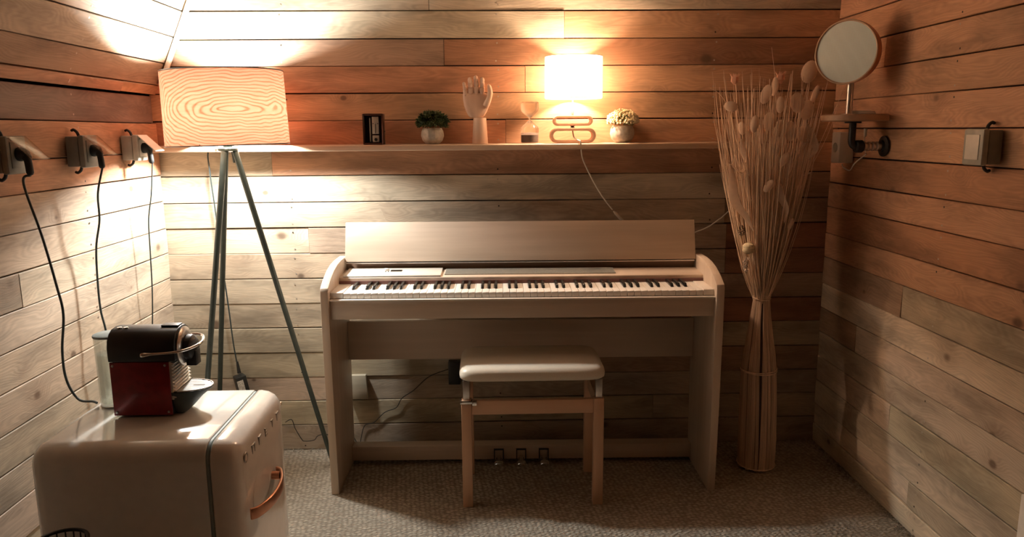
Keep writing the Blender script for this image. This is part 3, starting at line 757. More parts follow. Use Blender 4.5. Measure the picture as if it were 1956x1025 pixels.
socket(S2, ZO, -1, 'dark grey wall socket with clear flap, middle one on the left wall', M['greyplastic'], M['greyplastic'], M['clearlid'])
socket(S3, ZO+.003, -1, 'pale grey wall socket with a white flap beside the veneer lamp shade', M['lightgrey'], M['lightgrey'], M['whiteplastic'], s=.92)
socket(-.955, 1.213, 1, 'grey wall socket on the right wall at the right edge of the photo', M['greyplastic'], M['lightgrey'], M['clearlid'], flap=False)

def plug_cable(name, y, z, pts, mat, label, r=.0032, plugm=None, big=True):
    x = LX+.0605
    P0 = Vector((x+.022, y-.004, z-.028)) if big else Vector((x+.018, y, z-.018))
    t = thing(name, (x, y, z), label, 'cable', group='cables plugged into the left wall sockets')
    pm = plugm or M['rubber']
    obj('plug', MB().lathe((x, y, z+.002), [(.017, 0), (.018, .006), (.014, .018), (.010, .024), (0, .026)], 18, axis=(1, 0, 0)).tube(smooth_path([(x+.012, y, z+.006), (x+.022, y-.002, z-.012), (x+.026, y-.004, z-.050)], 5), [.012]*5+[.009]*5+[.0055], 10), pm, t, smooth=1)
    obj('cord', MB().tube(smooth_path([(x+.026, y-.004, z-.050)]+pts, 8), r, 8), mat, t, smooth=1)
    return t
c1 = [tuple(at(x, y, 1, -.962)) for x, y in ((45, 350), (80, 450), (108, 545), (121, 600), (119, 670), (127, 725), (150, 762))]+[(-1.10, -.99, ZT+.0045), (-1.0855, -1.0, ZT+.004)]
plug_cable('power_cable', S1, ZO, c1, M['cordgreen'], 'dark cable from the far left socket curving down to the coffee machine')
c2 = [tuple(at(x, y, 1, -.612)) for x, y in ((187, 370), (190, 420), (184, 470), (186, 530), (192, 590), (203, 637), (206, 700), (210, 780))]
c2 += [(-1.22, -.64, .22), (-1.2, -.70, .02)]
plug_cable('power_cable', S2, ZO, c2, M['cordgreen'], 'dark cable hanging from the middle left socket behind the water tank')
c3 = [tuple(at(x, y, 1, -.268)) for x, y in ((291, 310), (289, 370), (284, 420), (287, 480), (291, 560), (291, 640), (290, 720))]+[(-1.25, -.28, .2), (-1.23, -.33, .012)]
plug_cable('power_cable', S3, ZO, c3, M['cordgreen'], 'thin cable hanging from the pale socket beside the lamp', r=.0024, big=False)

# ------------------------------------------------------------------ ledge ornaments
# dark box with pale plate
x0, x1, y0, y1, z0, z1 = -.512, -.437, -.098, -.052, ZS, ZS+.110
ib = thing('instrument_box', ((x0+x1)/2, -.075, ZS), 'small dark wooden box with a pale metal gauge plate on the ledge', 'box', rotz=0)
b = MB().box(x0, x0+.006, y0, y1, z0, z1).box(x1-.006, x1, y0, y1, z0, z1).box(x0+.006, x1-.006, y0, y1, z1-.006, z1).box(x0+.006, x1-.006, y0, y1, z0, z0+.006).box(x0+.006, x1-.006, y1-.006, y1, z0+.006, z1-.006)
obj('case', b, M['darkwood'], ib, bevel=.001)
b = MB().box(-.4785, -.4545, y0+.008, y0+.012, z0+.038, z1-.010).box(-.4785, -.4545, y0+.008, y0+.012, z0+.009, z0+.033)
obj('gauge_plate', b, M['silverplate'], ib, bevel=.0008)
b = MB().box(-.4675, -.4655, y0+.0066, y0+.0078, z0+.040, z1-.036)
for x in (-.475, -.458): b.lathe((x, y0+.0078, z0+.075), [(.0018, 0), (0, .001)], 10, axis=(0, -1, 0))
b.lathe((-.4665, y0+.0078, z0+.018), [(.006, 0), (.005, .002), (0, .0022)], 16, axis=(0, -1, 0))
obj('gauge_marks', b, M['black'], ib)
obj('glass_tube', MB().lathe((-.487, y0+.016, z0+.010), [(.003, 0), (.003, .085), (0, .087)], 10), M['silverplate'], ib, smooth=1)
obj('side_knob', MB().ball((x1+.003, -.080, z0+.046), .003, 8), M['chrome'], ib, smooth=1)
# faceted pot with green plant
def tuft(c, r, n, mat_, parent, name, seed, leaf=(.012, .004), zs=.75, per=4, zmin=-.2):
    rnd = random.Random(seed); b = MB()
    for k in range(n):
        th = math.acos(rnd.uniform(zmin, 1)); ph = rnd.uniform(0, 2*PI)
        d_ = Vector((math.sin(th)*math.cos(ph), math.sin(th)*math.sin(ph), math.cos(th)*zs)); rr = r*rnd.uniform(.55, 1.)
        p = Vector(c)+d_*rr
        for j in range(per):
            v = (d_+Vector([rnd.uniform(-.8, .8) for _ in range(3)])).normalized(); s_ = v.cross(Vector([rnd.uniform(-1, 1) for _ in range(3)])).normalized()
            L_, w = leaf[0]*rnd.uniform(.6, 1.2), leaf[1]*rnd.uniform(.7, 1.3); q_ = p+Vector([rnd.uniform(-.004, .004) for _ in range(3)])
            up = v.cross(s_)*w*.25
            b.add([q_, q_+v*L_*.5+s_*w+up, q_+v*L_, q_+v*L_*.5-s_*w+up, q_+v*L_*.5-up*.6], [(0, 1, 4), (1, 2, 4), (2, 3, 4), (3, 0, 4)])
    return obj(name, b, mat_, parent, weld=False)
def clampy(o, ymax):
    for v in o.data.vertices:
        if v.co.y+rootmat(o)[1][3] > ymax: v.co.y = ymax-rootmat(o)[1][3]
def pot(c, r, h, mat_, parent, facets=0):
    pr_ = [(r*.50, 0), (r*.62, .002), (r*.88, h*.22), (r*1.0, h*.52), (r*.95, h*.80), (r*.80, h), (r*.72, h*.99), (r*.70, h*.9), (0, h*.88)]
    return obj('pot', MB().lathe(c, pr_, facets or 36), mat_, parent, smooth=0 if facets else 45, bevel=.001 if facets else 0)
pc = (-.262, -.056, ZS)
pp_ = thing('potted_plant', pc, 'small bushy dark green plant in a faceted stone pot on the ledge', 'plant', group='potted plants on the ledge')
pot(pc, .0425, .058, M['greenpot'], pp_, 10)
fo = tuft((pc[0], pc[1], ZS+.074), .056, 420, M['leafgreen'], pp_, 'foliage', 3, leaf=(.014, .0032)); clampy(fo, -.004)
fo2 = tuft((pc[0], pc[1], ZS+.072), .055, 90, M['leafyellow'], pp_, 'fresh_tips', 5, leaf=(.013, .003)); clampy(fo2, -.004)
pc = (.444, -.056, ZS)
pf = thing('potted_plant', pc, 'round pot with a ball of cream blossoms on the ledge beside the glowing lamp', 'plant', group='potted plants on the ledge')
pot(pc, .0455, .062, M['greenpot'], pf)
b = MB(); rnd = random.Random(2)
for k in range(560):
    th = math.acos(rnd.uniform(-.25, 1)); ph = rnd.uniform(0, 2*PI)
    d_ = Vector((math.sin(th)*math.cos(ph), math.sin(th)*math.sin(ph), math.cos(th)*.72)); p = Vector((pc[0]+.001, pc[1], ZS+.080))+d_*.056*rnd.uniform(.86, 1.06)
    p.y = min(p.y, -.006); b.ball(p, rnd.uniform(.0028, .0048), 6)
obj('blossom_ball', b, M['blossom'], pf, smooth=1)
f3 = tuft((pc[0], pc[1], ZS+.074), .040, 90, M['leafyellow'], pf, 'foliage', 8, leaf=(.012, .003)); clampy(f3, -.004)

# wooden hand
wh = thing('wooden_hand', (-.088, -.060, ZS), 'jointed wooden artist hand standing upright on the ledge', 'hand figure')
hx, hy0 = -.098, -.058
obj('forearm', MB().lathe((hx+.012, hy0, ZS), [(.0290, 0), (.0293, .002), (.0265, .045), (.0235, .092), (.022, .094), (0, .095)], 36), M['hand'], wh, smooth=35)
# palm: stacked rounded sections
sec = [(.000, .0235, .017, 0), (.006, .030, .0175, 0), (.020, .038, .017, 0), (.040, .0455, .0155, .0005), (.060, .0485, .014, 0), (.078, .048, .0125, -.001), (.086, .046, .010, -.0015), (.089, .040, .006, -.002)]
vs = []; fs = []; n = 32
for h, w, d_, ox in sec:
    for i in range(n):
        a = 2*PI*i/n; ca, sa = math.cos(a), math.sin(a)
        vs.append((hx+ox+w*math.copysign(abs(ca)**.8, ca), hy0+d_*math.copysign(abs(sa)**.8, sa), ZS+.0955+h+.004*(ca*-1)*(h/.09)))
for j in range(len(sec)-1):
    for i in range(n): fs.append((j*n+i, j*n+(i+1) % n, (j+1)*n+(i+1) % n, (j+1)*n+i))
fs += [tuple(range(n-1, -1, -1)), tuple((len(sec)-1)*n+i for i in range(n))]
obj('palm', MB().add(vs, fs), M['hand'], wh, smooth=50)
def finger(base, segs, lean, curl, r):
    p = Vector(base); b = MB(); ang = 0.15
    b.ball(p, r*.95, 12)
    for k, L_ in enumerate(segs):
        ang += curl[k]; d_ = Vector((lean, -math.sin(ang), math.cos(ang))).normalized(); e = p+d_*L_
        rr = r*(1-.09*k); b.tube([p+d_*.002, p+d_*.005, p+d_*(L_*.5), e-d_*.003, e-d_*.001], [rr*.72, rr*.98, rr*.93, rr*.9, rr*.65], 12)
        if k < len(segs)-1: b.ball(e, rr*.82, 10)
        else: b.ball(e-d_*.003, rr*.86, 12)
        p = e
    return b
zt = ZS+.180
for (dx, dz, sg, ln, r) in ((-.0385, -.004, (.020, .017, .015), -.10, .0088), (-.0195, .000, (.026, .021, .018), -.04, .0108), (.0005, .003, (.027, .023, .019), -.01, .0110), (.0215, .002, (.024, .021, .018), .03, .0106)):
    obj('finger', finger((hx+dx, hy0-.002, zt+dz), sg, ln, (.12, .34, .40), r), M['hand'], wh, smooth=50)
tb = smooth_path([(hx+.034, hy0-.012, ZS+.135), (hx+.046, hy0-.016, ZS+.160), (hx+.051, hy0-.018, ZS+.182), (hx+.049, hy0-.020, ZS+.200), (hx+.0445, hy0-.022, ZS+.214)], 4)
obj('thumb', MB().tube(tb, [.011, .012, .0118, .011, .0100, .0095, .0094, .0098, .0102, .0098, .0092, .0088, .0084, .008, .0068, .005, .002], 14), M['hand'], wh, smooth=60)

# hourglass
hc = (.0985, -.060)
hg = thing('hourglass', (*hc, ZS), 'clear glass hourglass with pale sand standing on the ledge beside the lamp', 'hourglass')
prof = [(0, .001), (.030, .001), (.0335, .004), (.034, .052), (.031, .060), (.018, .072), (.0050, .084), (.0035, .088), (.0055, .093), (.018, .104), (.031, .116), (.034, .124), (.0335, .148), (.030, .151), (0, .1515)]
inner = [(max(0, r-.0022), h+(.002 if h < .01 else (-.002 if h > .145 else 0))) for r, h in prof]
obj('bulb', MB().lathe((*hc, ZS), prof, 40).lathe((*hc, ZS), [(r, h) for r, h in reversed(inner)], 40), M['glass'], hg, smooth=40)
obj('sand', MB().lathe((*hc, ZS), [(0, .0034), (.0285, .0036), (.0308, .006), (.0312, .030), (.020, .036), (0, .039)], 32), M['sand'], hg, smooth=40)

# table lamp
tl_ = thing('table_lamp', (.258, -.062, ZS), 'table lamp with a bright white drum shade on looped wooden rings on the ledge', 'lamp')
def stadium(cx, cz, w, h, n=12):
    r = h/2; P = []
    for i in range(n+1): a = -PI/2+PI*i/n; P.append((cx+w/2-r+r*math.cos(a), cz+r*math.sin(a)))
    for i in range(n+1): a = PI/2+PI*i/n; P.append((cx-w/2+r+r*math.cos(a), cz+r*math.sin(a)))
    return P
def loop_mb(cx, cz, w, h, th, y0, y1):
    o_ = stadium(cx, cz, w, h); i_ = stadium(cx, cz, w-2*th, h-2*th); n = len(o_)
    vs = [(x, y0, z) for x, z in o_]+[(x, y0, z) for x, z in i_]+[(x, y1, z) for x, z in o_]+[(x, y1, z) for x, z in i_]; fs = []
    for i in range(n):
        j = (i+1) % n
        fs += [(i, j, n+j, n+i), (2*n+i, 3*n+i, 3*n+j, 2*n+j), (i, 2*n+i, 2*n+j, j), (n+i, n+j, 3*n+j, 3*n+i)]
    return MB().add(vs, fs)
obj('base_loop', loop_mb(.257, ZS+.0275, .168, .055, .0105, -.094, -.036), M['lampwood'], tl_, bevel=.0012)
obj('base_loop', loop_mb(.257, ZS+.081, .146, .037, .0090, -.088, -.042), M['lampwood'], tl_, bevel=.0012)
obj('spacer', MB().lathe((.257, -.064, ZS+.0552), [(.010, 0), (.006, .003), (.006, .0052), (.010, .0072)], 20), M['black'], tl_, smooth=40)
obj('stem', MB().lathe((.257, -.064, ZS+.0998), [(.004, 0), (.004, .012), (.0032, .014), (.0032, .064), (0, .065)], 16), M['steel'], tl_, smooth=40)
SBt = Vector((.257, -.106, 1.378))
SBt = Vector((.255, -.108, ZS+.160))
ts = shade_obj('lamp_shade', SBt, .1035, .1030, .146, M['cloth'], tl_)
for h in (0, .146): obj('shade_rim', MB().tube(ring(SBt+Vector((0, 0, h)), .1025, 0), .0013, 6, closed=True), M['whiteplastic'], ts, smooth=1)
b = MB()
for k in range(3):
    a = k*2*PI/3+PI/2; b.tube([SBt+Vector((0, .044, .010)), SBt+Vector((.1020*math.cos(a), .1020*math.sin(a), .004))], .001, 6)
obj('spider', b, M['steel'], ts, smooth=1)
bo = obj('bulb', MB().ball(SBt+Vector((0, .035, .080)), .019, 16), M['bulb_warm'], tl_, smooth=1)
cpts = [(.257, -.064, ZS+.048), (.262, -.075, ZS+.020), (.275, -.100, ZS+.010), (.282, -.112, ZS+.002)]+[tuple(at(x, y, 1, -.060)) for x, y in ((1112, 300), (1125, 330), (1140, 358), (1154, 380), (1170, 400))]
cdt = obj('cord', MB().tube(smooth_path(cpts, 8), .0026, 8), M['whiteplastic'], tl_, smooth=1)
s0 = at(1172, 403, 1, -.060); s1 = at(1192, 424, 1, -.058)
obj('inline_switch', MB().tube([s0, s0.lerp(s1, .2), s0.lerp(s1, .85), s1], [.004, .0085, .0085, .004], 12, flat=.7), M['whiteplastic'], cdt, smooth=1)
c_ = [s1, at(1215, 445, 1, -.05), at(1260, 460, 1, -.05), at(1337, 440, 1, -.05), at(1372, 420, 1, -.05), at(1405, 393, 1, -.045), at(1450, 370, 1, -.04), at(1520, 340, 1, -.03), at(1548, 330, 1, -.02)]
obj('cord', MB().tube(smooth_path(c_, 8), .0026, 8), M['whiteplastic'], cdt, smooth=1)

# ------------------------------------------------------------------ dried arrangement
VC = Vector((.948, -.232, 0))
da = thing('dried_arrangement', VC, 'tall sheaf of dried stems, papery pods and curled leaves tied over a slender twig stand', 'dried flowers')
def hull(z):
    K = [(0, .066, .948), (.02, .069, .948), (.10, .070, .948), (.25, .068, .945), (.385, .064, .940), (.45, .057, .940), (.55, .043, .938), (.657, .030, .938)]
    for a, b_ in zip(K, K[1:]):
        if a[0] <= z <= b_[0]:
            t = (z-a[0])/(b_[0]-a[0]); return a[1]+(b_[1]-a[1])*t, a[2]+(b_[2]-a[2])*t
    return K[-1][1], K[-1][2]
rnd = random.Random(12); b = MB(); n = 58
for k in range(n):
    a = 2*PI*k/n+rnd.uniform(-.03, .03); tw = rnd.uniform(-.12, .12); P = []; bot = rnd.uniform(.003, .012)
    for j in range(13):
        z = bot+(.662-bot)*j/12; r, cx = hull(z); r -= .004+rnd.uniform(0, .0012); aa = a+tw*j/12
        P.append((cx+r*math.cos(aa), VC.y+r*math.sin(aa), z))
    b.tube(P, [.0040]*9+[.0030]*4, 6)
stk = obj('twig_sheath', b, M['straw_d'], da, smooth=1); stk['kind'] = 'stuff'
pr_ = []
for j in range(14): z = .002+.64*j/13; r, cx = hull(z); pr_.append((max(.004, r-.010), z))
obj('core', MB().lathe((.943, VC.y, 0), pr_, 24), simple('shade_core', (.10, .065, .045), .9), da, smooth=1)  # dark colour paints in the shade between the twigs
for z, kk in ((.385, 2), (.657, 3), (.016, 1)):
    r, cx = hull(z); b = MB()
    for q_ in range(kk):
        b.tube([(cx+(r+.001)*math.cos(2*PI*i/32), VC.y+(r+.001)*math.sin(2*PI*i/32), z+.005*q_+.004*math.sin(2*PI*i/32+q_)) for i in range(32)], .0022, 6, closed=True)
    obj('binding', b, M['straw'], da, smooth=1)
# upper stems
rnd = random.Random(21); b1 = MB(); b2 = MB(); tips = []
for k in range(420):
    a = rnd.uniform(0, 2*PI); rb = .026*math.sqrt(rnd.random()); R0 = math.sqrt(rnd.random())
    th = a+rnd.uniform(-.5, .5); zt_ = rnd.uniform(1.14, 1.47) if rnd.random() < .75 else rnd.uniform(.95, 1.2)
    Rt = R0*(.05+.115*((zt_-.65)/.8))
    bx_, by_ = .938+rb*math.cos(a), VC.y+rb*math.sin(a)
    ox = Rt*1.22*math.cos(th)-.012; oy = Rt*1.0*math.sin(th)
    P = []
    bend = rnd.uniform(-.02, .02); bend2 = rnd.uniform(-.02, .02)
    for j in range(7):
        t = j/6; s_ = t**.85
        P.append((bx_+ox*s_+bend*math.sin(PI*t), min(by_+oy*s_+bend2*math.sin(PI*t), -.012), .640+(zt_-.640)*t))
    r = rnd.uniform(.0010, .0023)
    (b1 if k % 3 else b2).tube(P, [r*1.3, r*1.2, r*1.1, r, r*.9, r*.7, r*.35], 5)
o = obj('dried_stems', b1, M['straw'], da, smooth=1); o['kind'] = 'stuff'
o = obj('dull_stems', b2, M['straw_d'], da, smooth=1); o['kind'] = 'stuff'
def stray(pts, r=.0018, m_='straw', nm='long_stem'):
    P = smooth_path(pts, 5); return obj(nm, MB().tube(P, [r*(1-.6*i/len(P)) for i in range(len(P))], 6), M[m_], da, smooth=1)
def pv(x, y, yy=-.30): return at(x, y, 1, yy)
stray([(.93, -.24, .68), pv(1432, 370), pv(1405, 260), pv(1385, 175)], .0026)
stray([pv(1400, 215), pv(1375, 180), pv(1356, 168)], .0010)
stray([(.94, -.24, .68), pv(1478, 300), pv(1482, 180), pv(1474, 90)], .0014)
stray([(.95, -.24, .68), pv(1510, 330), pv(1545, 265)], .003)
stray([(.95, -.22, .68), pv(1530, 360, -.22), pv(1590, 220, -.22), pv(1625, 140, -.22)], .0012)
stray([(.95, -.22, .68), pv(1520, 380, -.22), pv(1580, 260, -.22), pv(1600, 200, -.22)], .0012)
# papery pods (honesty like)
def pod(x, y, w, h, yy, turn, lean=0., mat_='pod'):
    c = pv(x, y, yy-.035); w *= 1.12; h *= 1.12; b = MB(); n = 20; R3 = Matrix.Rotation(-.35-abs(turn)*.6, 3, 'Z') @ Matrix.Rotation(lean, 3, 'Y'); vs = []
    for s_, dy in ((1, .0), (.93, -.0012), (.5, -.0018), (0, -.002)):
        for i in range(n):
            a = 2*PI*i/n; vs.append(c+R3 @ Vector((w*s_*math.cos(a), dy+.004*(s_*math.cos(a))**2, h*s_*math.sin(a))))
    for s_, dy in ((.93, .0012), (0, .0015)):
        for i in range(n):
            a = 2*PI*i/n; vs.append(c+R3 @ Vector((w*s_*math.cos(a), dy+.004*(s_*math.cos(a))**2, h*s_*math.sin(a))))
    fs = []
    for j, k in ((0, 1), (1, 2), (2, 3), (0, 4), (4, 5)):
        for i in range(n): fs.append((j*n+i, j*n+(i+1) % n, k*n+(i+1) % n, k*n+i))
    b.add(vs, fs); return obj('seed_pod', b, M[mat_], da, smooth=60)
pods = [(1463, 180, .016, .029, -.33, .3, .3), (1479, 165, .012, .028, -.31, .9, .1), (1490, 200, .013, .025, -.31, -.6, 0), (1523, 196, .0205, .030, -.32, .1, -.1), (1541, 210, .020, .030, -.30, .4, .1),
        (1396, 203, .021, .015, -.31, .2, .2), (1441, 237, .012, .026, -.33, .2, .1), (1470, 232, .020, .028, -.30, -.3, 0), (1489, 245, .018, .026, -.29, .5, .2), (1510, 250, .018, .030, -.31, .2, -.1),
        (1485, 285, .016, .024, -.28, .6, .1), (1546, 137, .023, .034, -.27, .1, .25), (1556, 180, .010, .028, -.29, .7, .35), (1497, 305, .012, .024, -.32, .4, .5), (1457, 262, .014, .020, -.29, -.5, 0),
        (1417, 245, .012, .020, -.30, .4, -.2), (1533, 255, .018, .024, -.28, .3, .1), (1468, 355, .012, .022, -.32, .4, .6), (1510, 428, .007, .020, -.30, .3, .3), (1480, 330, .014, .024, -.30, -.3, .2)]
for p in pods: pod(*p)
# tulip like dry flowers
def tulip(x, y, yy, s_):
    c = pv(x, y, yy); b = MB(); n = 6
    for k in range(n):
        a = 2*PI*k/n; d_ = Vector((math.cos(a), math.sin(a), 0)); sd = Vector((-math.sin(a), math.cos(a), 0)); up = Vector((0, 0, 1))
        P = [c+d_*.002*s_, c+d_*.010*s_+sd*.006*s_+up*.010*s_, c+d_*.010*s_-sd*.006*s_+up*.010*s_, c+d_*.009*s_+sd*.005*s_+up*.022*s_, c+d_*.009*s_-sd*.005*s_+up*.022*s_, c+d_*.016*s_+up*.033*s_]
        Q = [p_-d_*.0012 for p_ in P]; b.add(P+Q, [(0, 1, 2), (1, 3, 4, 2), (3, 5, 4), (6, 8, 7), (7, 8, 10, 9), (9, 10, 11), (0, 6, 7, 1), (1, 7, 9, 3), (3, 9, 11, 5), (5, 11, 10, 4), (4, 10, 8, 2), (2, 8, 6, 0)])
    return obj('dried_flower', b, M['podpink'], da, weld=False)
tulip(1403, 162, -.31, 1.15); tulip(1490, 160, -.32, 1.25); tulip(1434, 255, -.32, .8)
# curled leaves
def curl(pts, w, tw0=0., tw1=1.2, mat_='straw'):
    w *= 1.3; P = smooth_path([pv(p[0], p[1], -.335) for p in pts], 7); b = MB(); vs = []; fs = []; n = len(P)
    for i, p in enumerate(P):
        t = (P[min(i+1, n-1)]-P[max(i-1, 0)]).normalized(); u = t.cross(Vector((0, 1, 0))).normalized(); v = t.cross(u)
        a = tw0+(tw1-tw0)*i/(n-1); s_ = u*math.cos(a)+v*math.sin(a); nn_ = t.cross(s_)*.0008; ww = w*math.sin(PI*min(.96, (i+.6)/n))**.7
        vs += [p+s_*ww+nn_, p+v*.002+nn_*2, p-s_*ww+nn_, p-s_*ww-nn_, p+v*.002-nn_, p+s_*ww-nn_]
    for i in range(n-1):
        for k in range(6): fs.append((i*6+k, i*6+(k+1) % 6, (i+1)*6+(k+1) % 6, (i+1)*6+k))
    fs += [tuple(range(5, -1, -1)), tuple((n-1)*6+k for k in range(6))]
    return obj('curled_leaf', b.add(vs, fs), M[mat_], da, smooth=60)
curl([(1394, 312), (1399, 345), (1401, 372), (1408, 392, -.30), (1424, 412), (1440, 440)], .013, .3, 1.0, 'pod')
curl([(1395, 313), (1406, 322), (1414, 330), (1424, 322)], .010, 1.3, 2.0, 'pod')
curl([(1490, 350), (1492, 375), (1502, 400), (1498, 425)], .011, .4, 1.6, 'pod')
curl([(1503, 290), (1508, 315), (1500, 340)], .010, .2, 1.4, 'pod')
curl([(1540, 235), (1552, 262), (1558, 285, -.28), (1545, 305)], .010, .2, 1.6, 'straw_d')
curl([(1416, 265), (1420, 290), (1425, 310)], .008, .2, 1.2, 'pod')
# looped thin grass
stray([pv(1440, 330), pv(1412, 345), pv(1402, 310), pv(1408, 280), pv(1425, 300)], .0012)
# wound ball, cone, seed cluster
c = pv(1430, 474, -.30); b = MB(); n = 24
prf = [(.0, -.021)]+[((.0215*math.sin(PI*j/14))*(1.0+.03*(j % 2)) if 0 < j < 14 else .0, -.020*math.cos(PI*j/14)) for j in range(1, 14)]+[(0, .020)]
prf = [(max(r, 0), h) for r, h in prf]; prf = [(min(r*1.12, .0205), h) for r, h in prf]
obj('wound_ball', b.lathe(c, prf, n), M['ball'], da, smooth=50)
c = pv(1417, 440, -.26); b = MB(); rnd = random.Random(3)
for k in range(34):
    t = k/33; a = k*2.4; r = .011*math.sin(PI*(.12+.8*t)); b.ball(c+Vector((r*math.cos(a), r*math.sin(a), -.018+.036*t)), .0042, 6, sc=(1, 1, .5))
obj('seed_cone', b, M['cone'], da, smooth=1)
c = pv(1425, 505, -.29); b = MB()
for k in range(60):
    t = rnd.random(); b.ball(c+Vector((rnd.uniform(-.010, .010)*(1-t*.5), rnd.uniform(-.010, .010), .022-.050*t)), rnd.uniform(.002, .004), 6)
b.tube([c+Vector((0, 0, .03)), c+Vector((.004, 0, -.03))], .0015, 5)
obj('seed_cluster', b, M['berries'], da, smooth=1)

# ------------------------------------------------------------------ bracket with round lamp on the right wall
BY = -.400
tcx = 1.155
tb_ = thing('pipe_shelf', (RX-.003, BY, 1.21), 'small round wooden shelf on a black elbow pipe bracket on the right wall', 'shelf')
ZP = 1.286
obj('round_top', MB().lathe((tcx, BY, ZP), [(.100, 0), (.1035, .003), (.1035, .019), (.100, .022), (0, .022)], 48), fine_wood('round_shelf_wood', (.34, .20, .12), (.46, .29, .18), .5), tb_, smooth=30)
elx = 1.150
obj('pipe', MB().tube(smooth_path([(elx, BY, ZP-.0005), (elx, BY, 1.250), (elx, BY, 1.222), (elx+.006, BY, 1.208), (elx+.020, BY, 1.204), (elx+.034, BY, 1.204)], 5), .0115, 16).lathe((elx, BY, ZP-.006), [(.026, 0), (.026, .0055)], 24), M['black'], tb_, smooth=35)
obj('elbow', MB().lathe((elx+.012, BY, 1.204), [(.018, 0), (.021, .004), (.021, .022), (.018, .026)], 24, axis=(1, 0, 0)), M['black'], tb_, smooth=35)
b = MB(); hx_ = elx+.0385
for k in range(4): b.lathe((hx_+k*.014, BY, 1.204), [(.0125, 0), (.0155, .002), (.0155, .006), (.0125, .008)], 20, axis=(1, 0, 0))
b.tube([(hx_-.001, BY, 1.204), (RX-.012, BY, 1.204)], .0118, 16)
obj('coupling', b, M['steel'], tb_, smooth=35)
obj('wall_flange', MB().lathe((RX-.0032, BY, 1.204), [(.034, 0), (.034, .004), (.020, .007), (.017, .012)], 32, axis=(-1, 0, 0)), M['black'], tb_, smooth=35)
# round lamp
ZR = ZP+.0222
LC = Vector((1.112, BY, 1.507))
rlmp = thing('round_lamp', (1.135, BY, ZR), 'unlit round disc lamp with a grey mesh face on a metal post', 'lamp')
obj('post', MB().lathe((1.135, BY+.003, ZR), [(.024, 0), (.024, .0015), (.0105, .003), (.0105, .125), (0, .126)], 24), M['steel'], rlmp, smooth=35)
nrm = Vector((-.74, -.67, -.03)).normalized()
R2 = .1015
obj('housing', MB().lathe(LC-nrm*.048, [(0, -.022), (R2*.60, -.020), (R2*.84, -.008), (R2*.96, .010), (R2, .030), (R2, .052), (R2-.002, .054), (R2-.005, .052)], 64, axis=nrm, cap=False), fine_wood('orange_rim_wood', (.52, .22, .11), (.62, .29, .16), .45), rlmp, smooth=35)
obj('mesh_face', MB().lathe(LC-nrm*.048, [(R2-.0035, .051), (R2*.8, .0455), (R2*.5, .040), (R2*.2, .037), (0, .0365)], 64, axis=nrm), M['meshface'], rlmp, smooth=60)
obj('rim', MB().tube([LC+nrm*.0055+(nrm.to_track_quat('Z', 'Y') @ Vector(((R2-.0015)*math.cos(2*PI*i/64), (R2-.0015)*math.sin(2*PI*i/64), 0))) for i in range(64)], .0025, 8, closed=True), simple('pale_rim', (.50, .36, .24), .4), rlmp, smooth=1)
obj('center_stud', MB().ball(LC-nrm*.0105, .003, 10), M['steel'], rlmp, smooth=1)
# white puck on the little shelf
b = MB().lathe((1.190, -.372, ZR), [(.040, 0), (.044, .003), (.040, .010), (.025, .013), (0, .0135)], 40)
tag(obj('white_dish', b, M['whiteplastic'], smooth=40), 'flat round white dish lying on the small round shelf beside the metal post', 'dish')
# white plug box in the corner, cable loop
wbx = thing('plug_adapter', (1.24, -.155, 1.195), 'white plug box on the right wall near the corner, left of the pipe bracket', 'adapter')
obj('housing', MB().box(1.207, RX-.003, -.190, -.125, 1.140, 1.250), M['whiteplastic'], wbx, bevel=.004)
obj('socket_face', MB().lathe((1.2065, -.1575, 1.195), [(.018, 0), (.018, .001), (.015, .001), (.015, -.001)], 24, axis=(-1, 0, 0)), M['lightgrey'], wbx, smooth=30)
pts = [at(1601, 303, 0, 1.20), at(1625, 310, 0, 1.215), at(1648, 299, 0, 1.225), at(1668, 288, 0, 1.235)]
pts = [(1.235, -.160, 1.134), (1.228, -.19, 1.124), (1.218, -.26, 1.118), (1.205, -.32, 1.145), (1.215, -.375, 1.178)]
ct = thing('lamp_cable', (1.19, -.25, 1.13), 'thin white cable looping from the corner adapter to the pipe bracket', 'cable')
obj('cord', MB().tube(smooth_path(pts, 8), .0021, 8), M['whiteplastic'], ct, smooth=1)
obj('plug', MB().tube([(1.205, -.378, 1.262), (1.205, -.378, 1.236)], [.0055, .0045], 10), M['whiteplastic'], ct, smooth=1)
obj('cord', MB().tube(smooth_path([(1.205, -.378, 1.236), (1.203, -.380, 1.226), (1.212, -.376, 1.182)], 6), .0016, 6), M['whiteplastic'], ct, smooth=1)

# ------------------------------------------------------------------ small things low down
tag(obj('storage_box', MB().box(-.84, -.700, -.825, -.70, .0, .445).box(-.846, -.694, -.831, -.694, .4455, .457), M['beigebox'], bevel=.002), 'narrow beige box standing behind the fridge, only its right edge showing', 'box')
sk = thing('socket_block', (-.20, -.003, .32), 'black plug block low on the back wall behind the bench', 'socket')
p0 = at(856, 690, 1, -.03); p1 = at(880, 734, 1, -.03)
obj('housing', MB().box(p0.x, p1.x, -.032, -.003, p1.z, p0.z), M['black'], sk, bevel=.003)
wc = thing('thin_cable', tuple(at(760, 765, 1, -.006)), 'thin black cable trailing along the back wall under the piano', 'cable')
pts = [at(x, y, 1, -.008) for x, y in ((872, 700), (835, 712), (815, 722), (790, 745), (768, 760), (757, 778), (735, 787), (715, 806), (697, 812), (690, 835), (688, 850))]
obj('cord', MB().tube(smooth_path(pts, 6), .0016, 6), M['floorwire'], wc, smooth=1)
pc_ = thing('pedal_cable', tuple(at(664, 760, 1, -.05)), 'thin black cable hanging inside the left end of the piano', 'cable')
pts = [at(x, y, 1, -.075) for x, y in ((664, 600), (665, 690), (664, 740), (663, 775), (666, 800), (667, 815), (677, 836), (682, 846))]
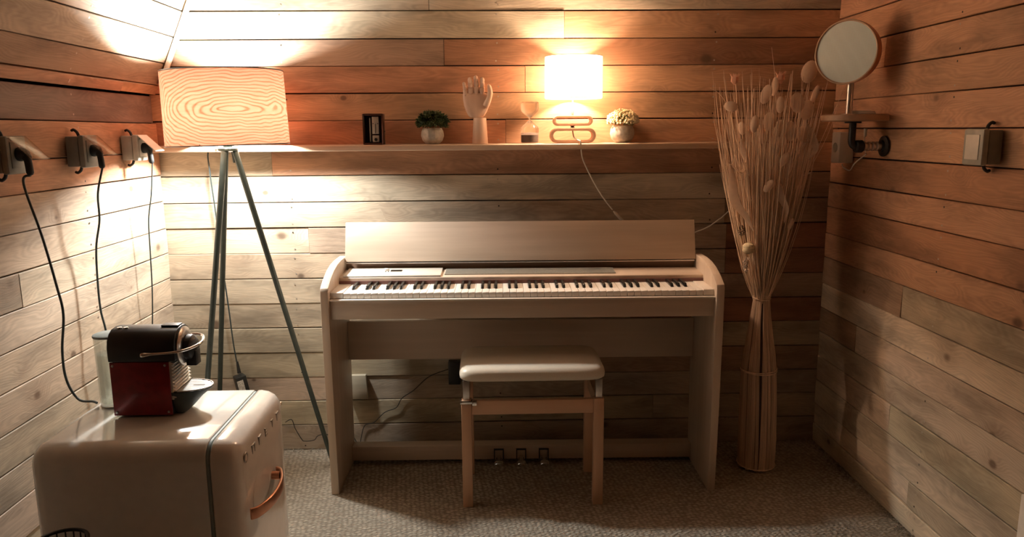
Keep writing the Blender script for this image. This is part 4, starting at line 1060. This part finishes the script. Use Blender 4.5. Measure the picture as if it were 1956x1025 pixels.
obj('cord', MB().tube(smooth_path(pts, 6), .0016, 6), M['floorwire'], pc_, smooth=1)
obj('connector', MB().tube([at(665, 803, 1, -.075), at(667, 818, 1, -.075)], [.004, .003], 8), M['black'], pc_, smooth=1)
fc = thing('floor_cable', tuple(at(590, 830, 1, -.01)), 'thin black cable against the back wall between the fridge and the piano', 'cable')
pts = [at(x, y, 1, -.010) for x, y in ((545, 806), (557, 801), (564, 818), (576, 838), (582, 842), (600, 840), (607, 832), (622, 829), (640, 835))]
obj('cord', MB().tube(smooth_path(pts, 6), .0015, 6), M['floorwire'], fc, smooth=1)
# dark wire rim at the bottom edge in front of the fridge
wbk = thing('wire_basket', (-.985, -1.46, 0), 'dark round wire basket standing in front of the fridge, only its rim showing', 'basket')
BC = (-.965, -1.425); BH = .418
b = MB().tube([(BC[0]+.052*math.cos(2*PI*i/40), BC[1]+.052*math.sin(2*PI*i/40), BH) for i in range(40)], .004, 8, closed=True)
b.tube([(BC[0]+.042*math.cos(2*PI*i/40), BC[1]+.042*math.sin(2*PI*i/40), .004) for i in range(40)], .004, 8, closed=True)
for k in range(20):
    a = 2*PI*k/20; b.tube([(BC[0]+.042*math.cos(a), BC[1]+.042*math.sin(a), .004), (BC[0]+.052*math.cos(a), BC[1]+.052*math.sin(a), BH)], .0016, 6)
obj('wire_frame', b, M['floorwire'], wbk, smooth=1)

# ------------------------------------------------------------------ lights the room has
def point(name, loc, col, w, r):
    l = bpy.data.lights.new(name, 'POINT'); l.color = col; l.energy = w; l.shadow_soft_size = r
    o = bpy.data.objects.new(name, l); COL.objects.link(o); o.location = loc; return o
point('floor_lamp_light', (AX.x, AX.y, 1.302), (1., .985, .935), 34., .032)
point('floor_lamp_light', (AX.x, AX.y, 1.365), (1., .985, .935), 20., .032)
point('table_lamp_light', tuple(SBt+Vector((0, .035, .080))), (1., .66, .44), 13.5, .019)
W = bpy.data.worlds.new('world'); SC.world = W; W.use_nodes = True
W.node_tree.nodes['Background'].inputs[0].default_value = (.5, .4, .32, 1)
W.node_tree.nodes['Background'].inputs[1].default_value = .0
SC.view_settings.view_transform = 'Standard'; SC.view_settings.look = 'None'
SC.view_settings.exposure = .5; SC.view_settings.gamma = 1.; SC.view_settings.use_curve_mapping = False
SC.cycles.max_bounces = 9; SC.cycles.diffuse_bounces = 5; SC.cycles.transmission_bounces = 8; SC.cycles.transparent_max_bounces = 12
SC.cycles.sample_clamp_indirect = 4.; SC.cycles.caustics_reflective = False; SC.cycles.caustics_refractive = False
SC.cycles.use_denoising = True
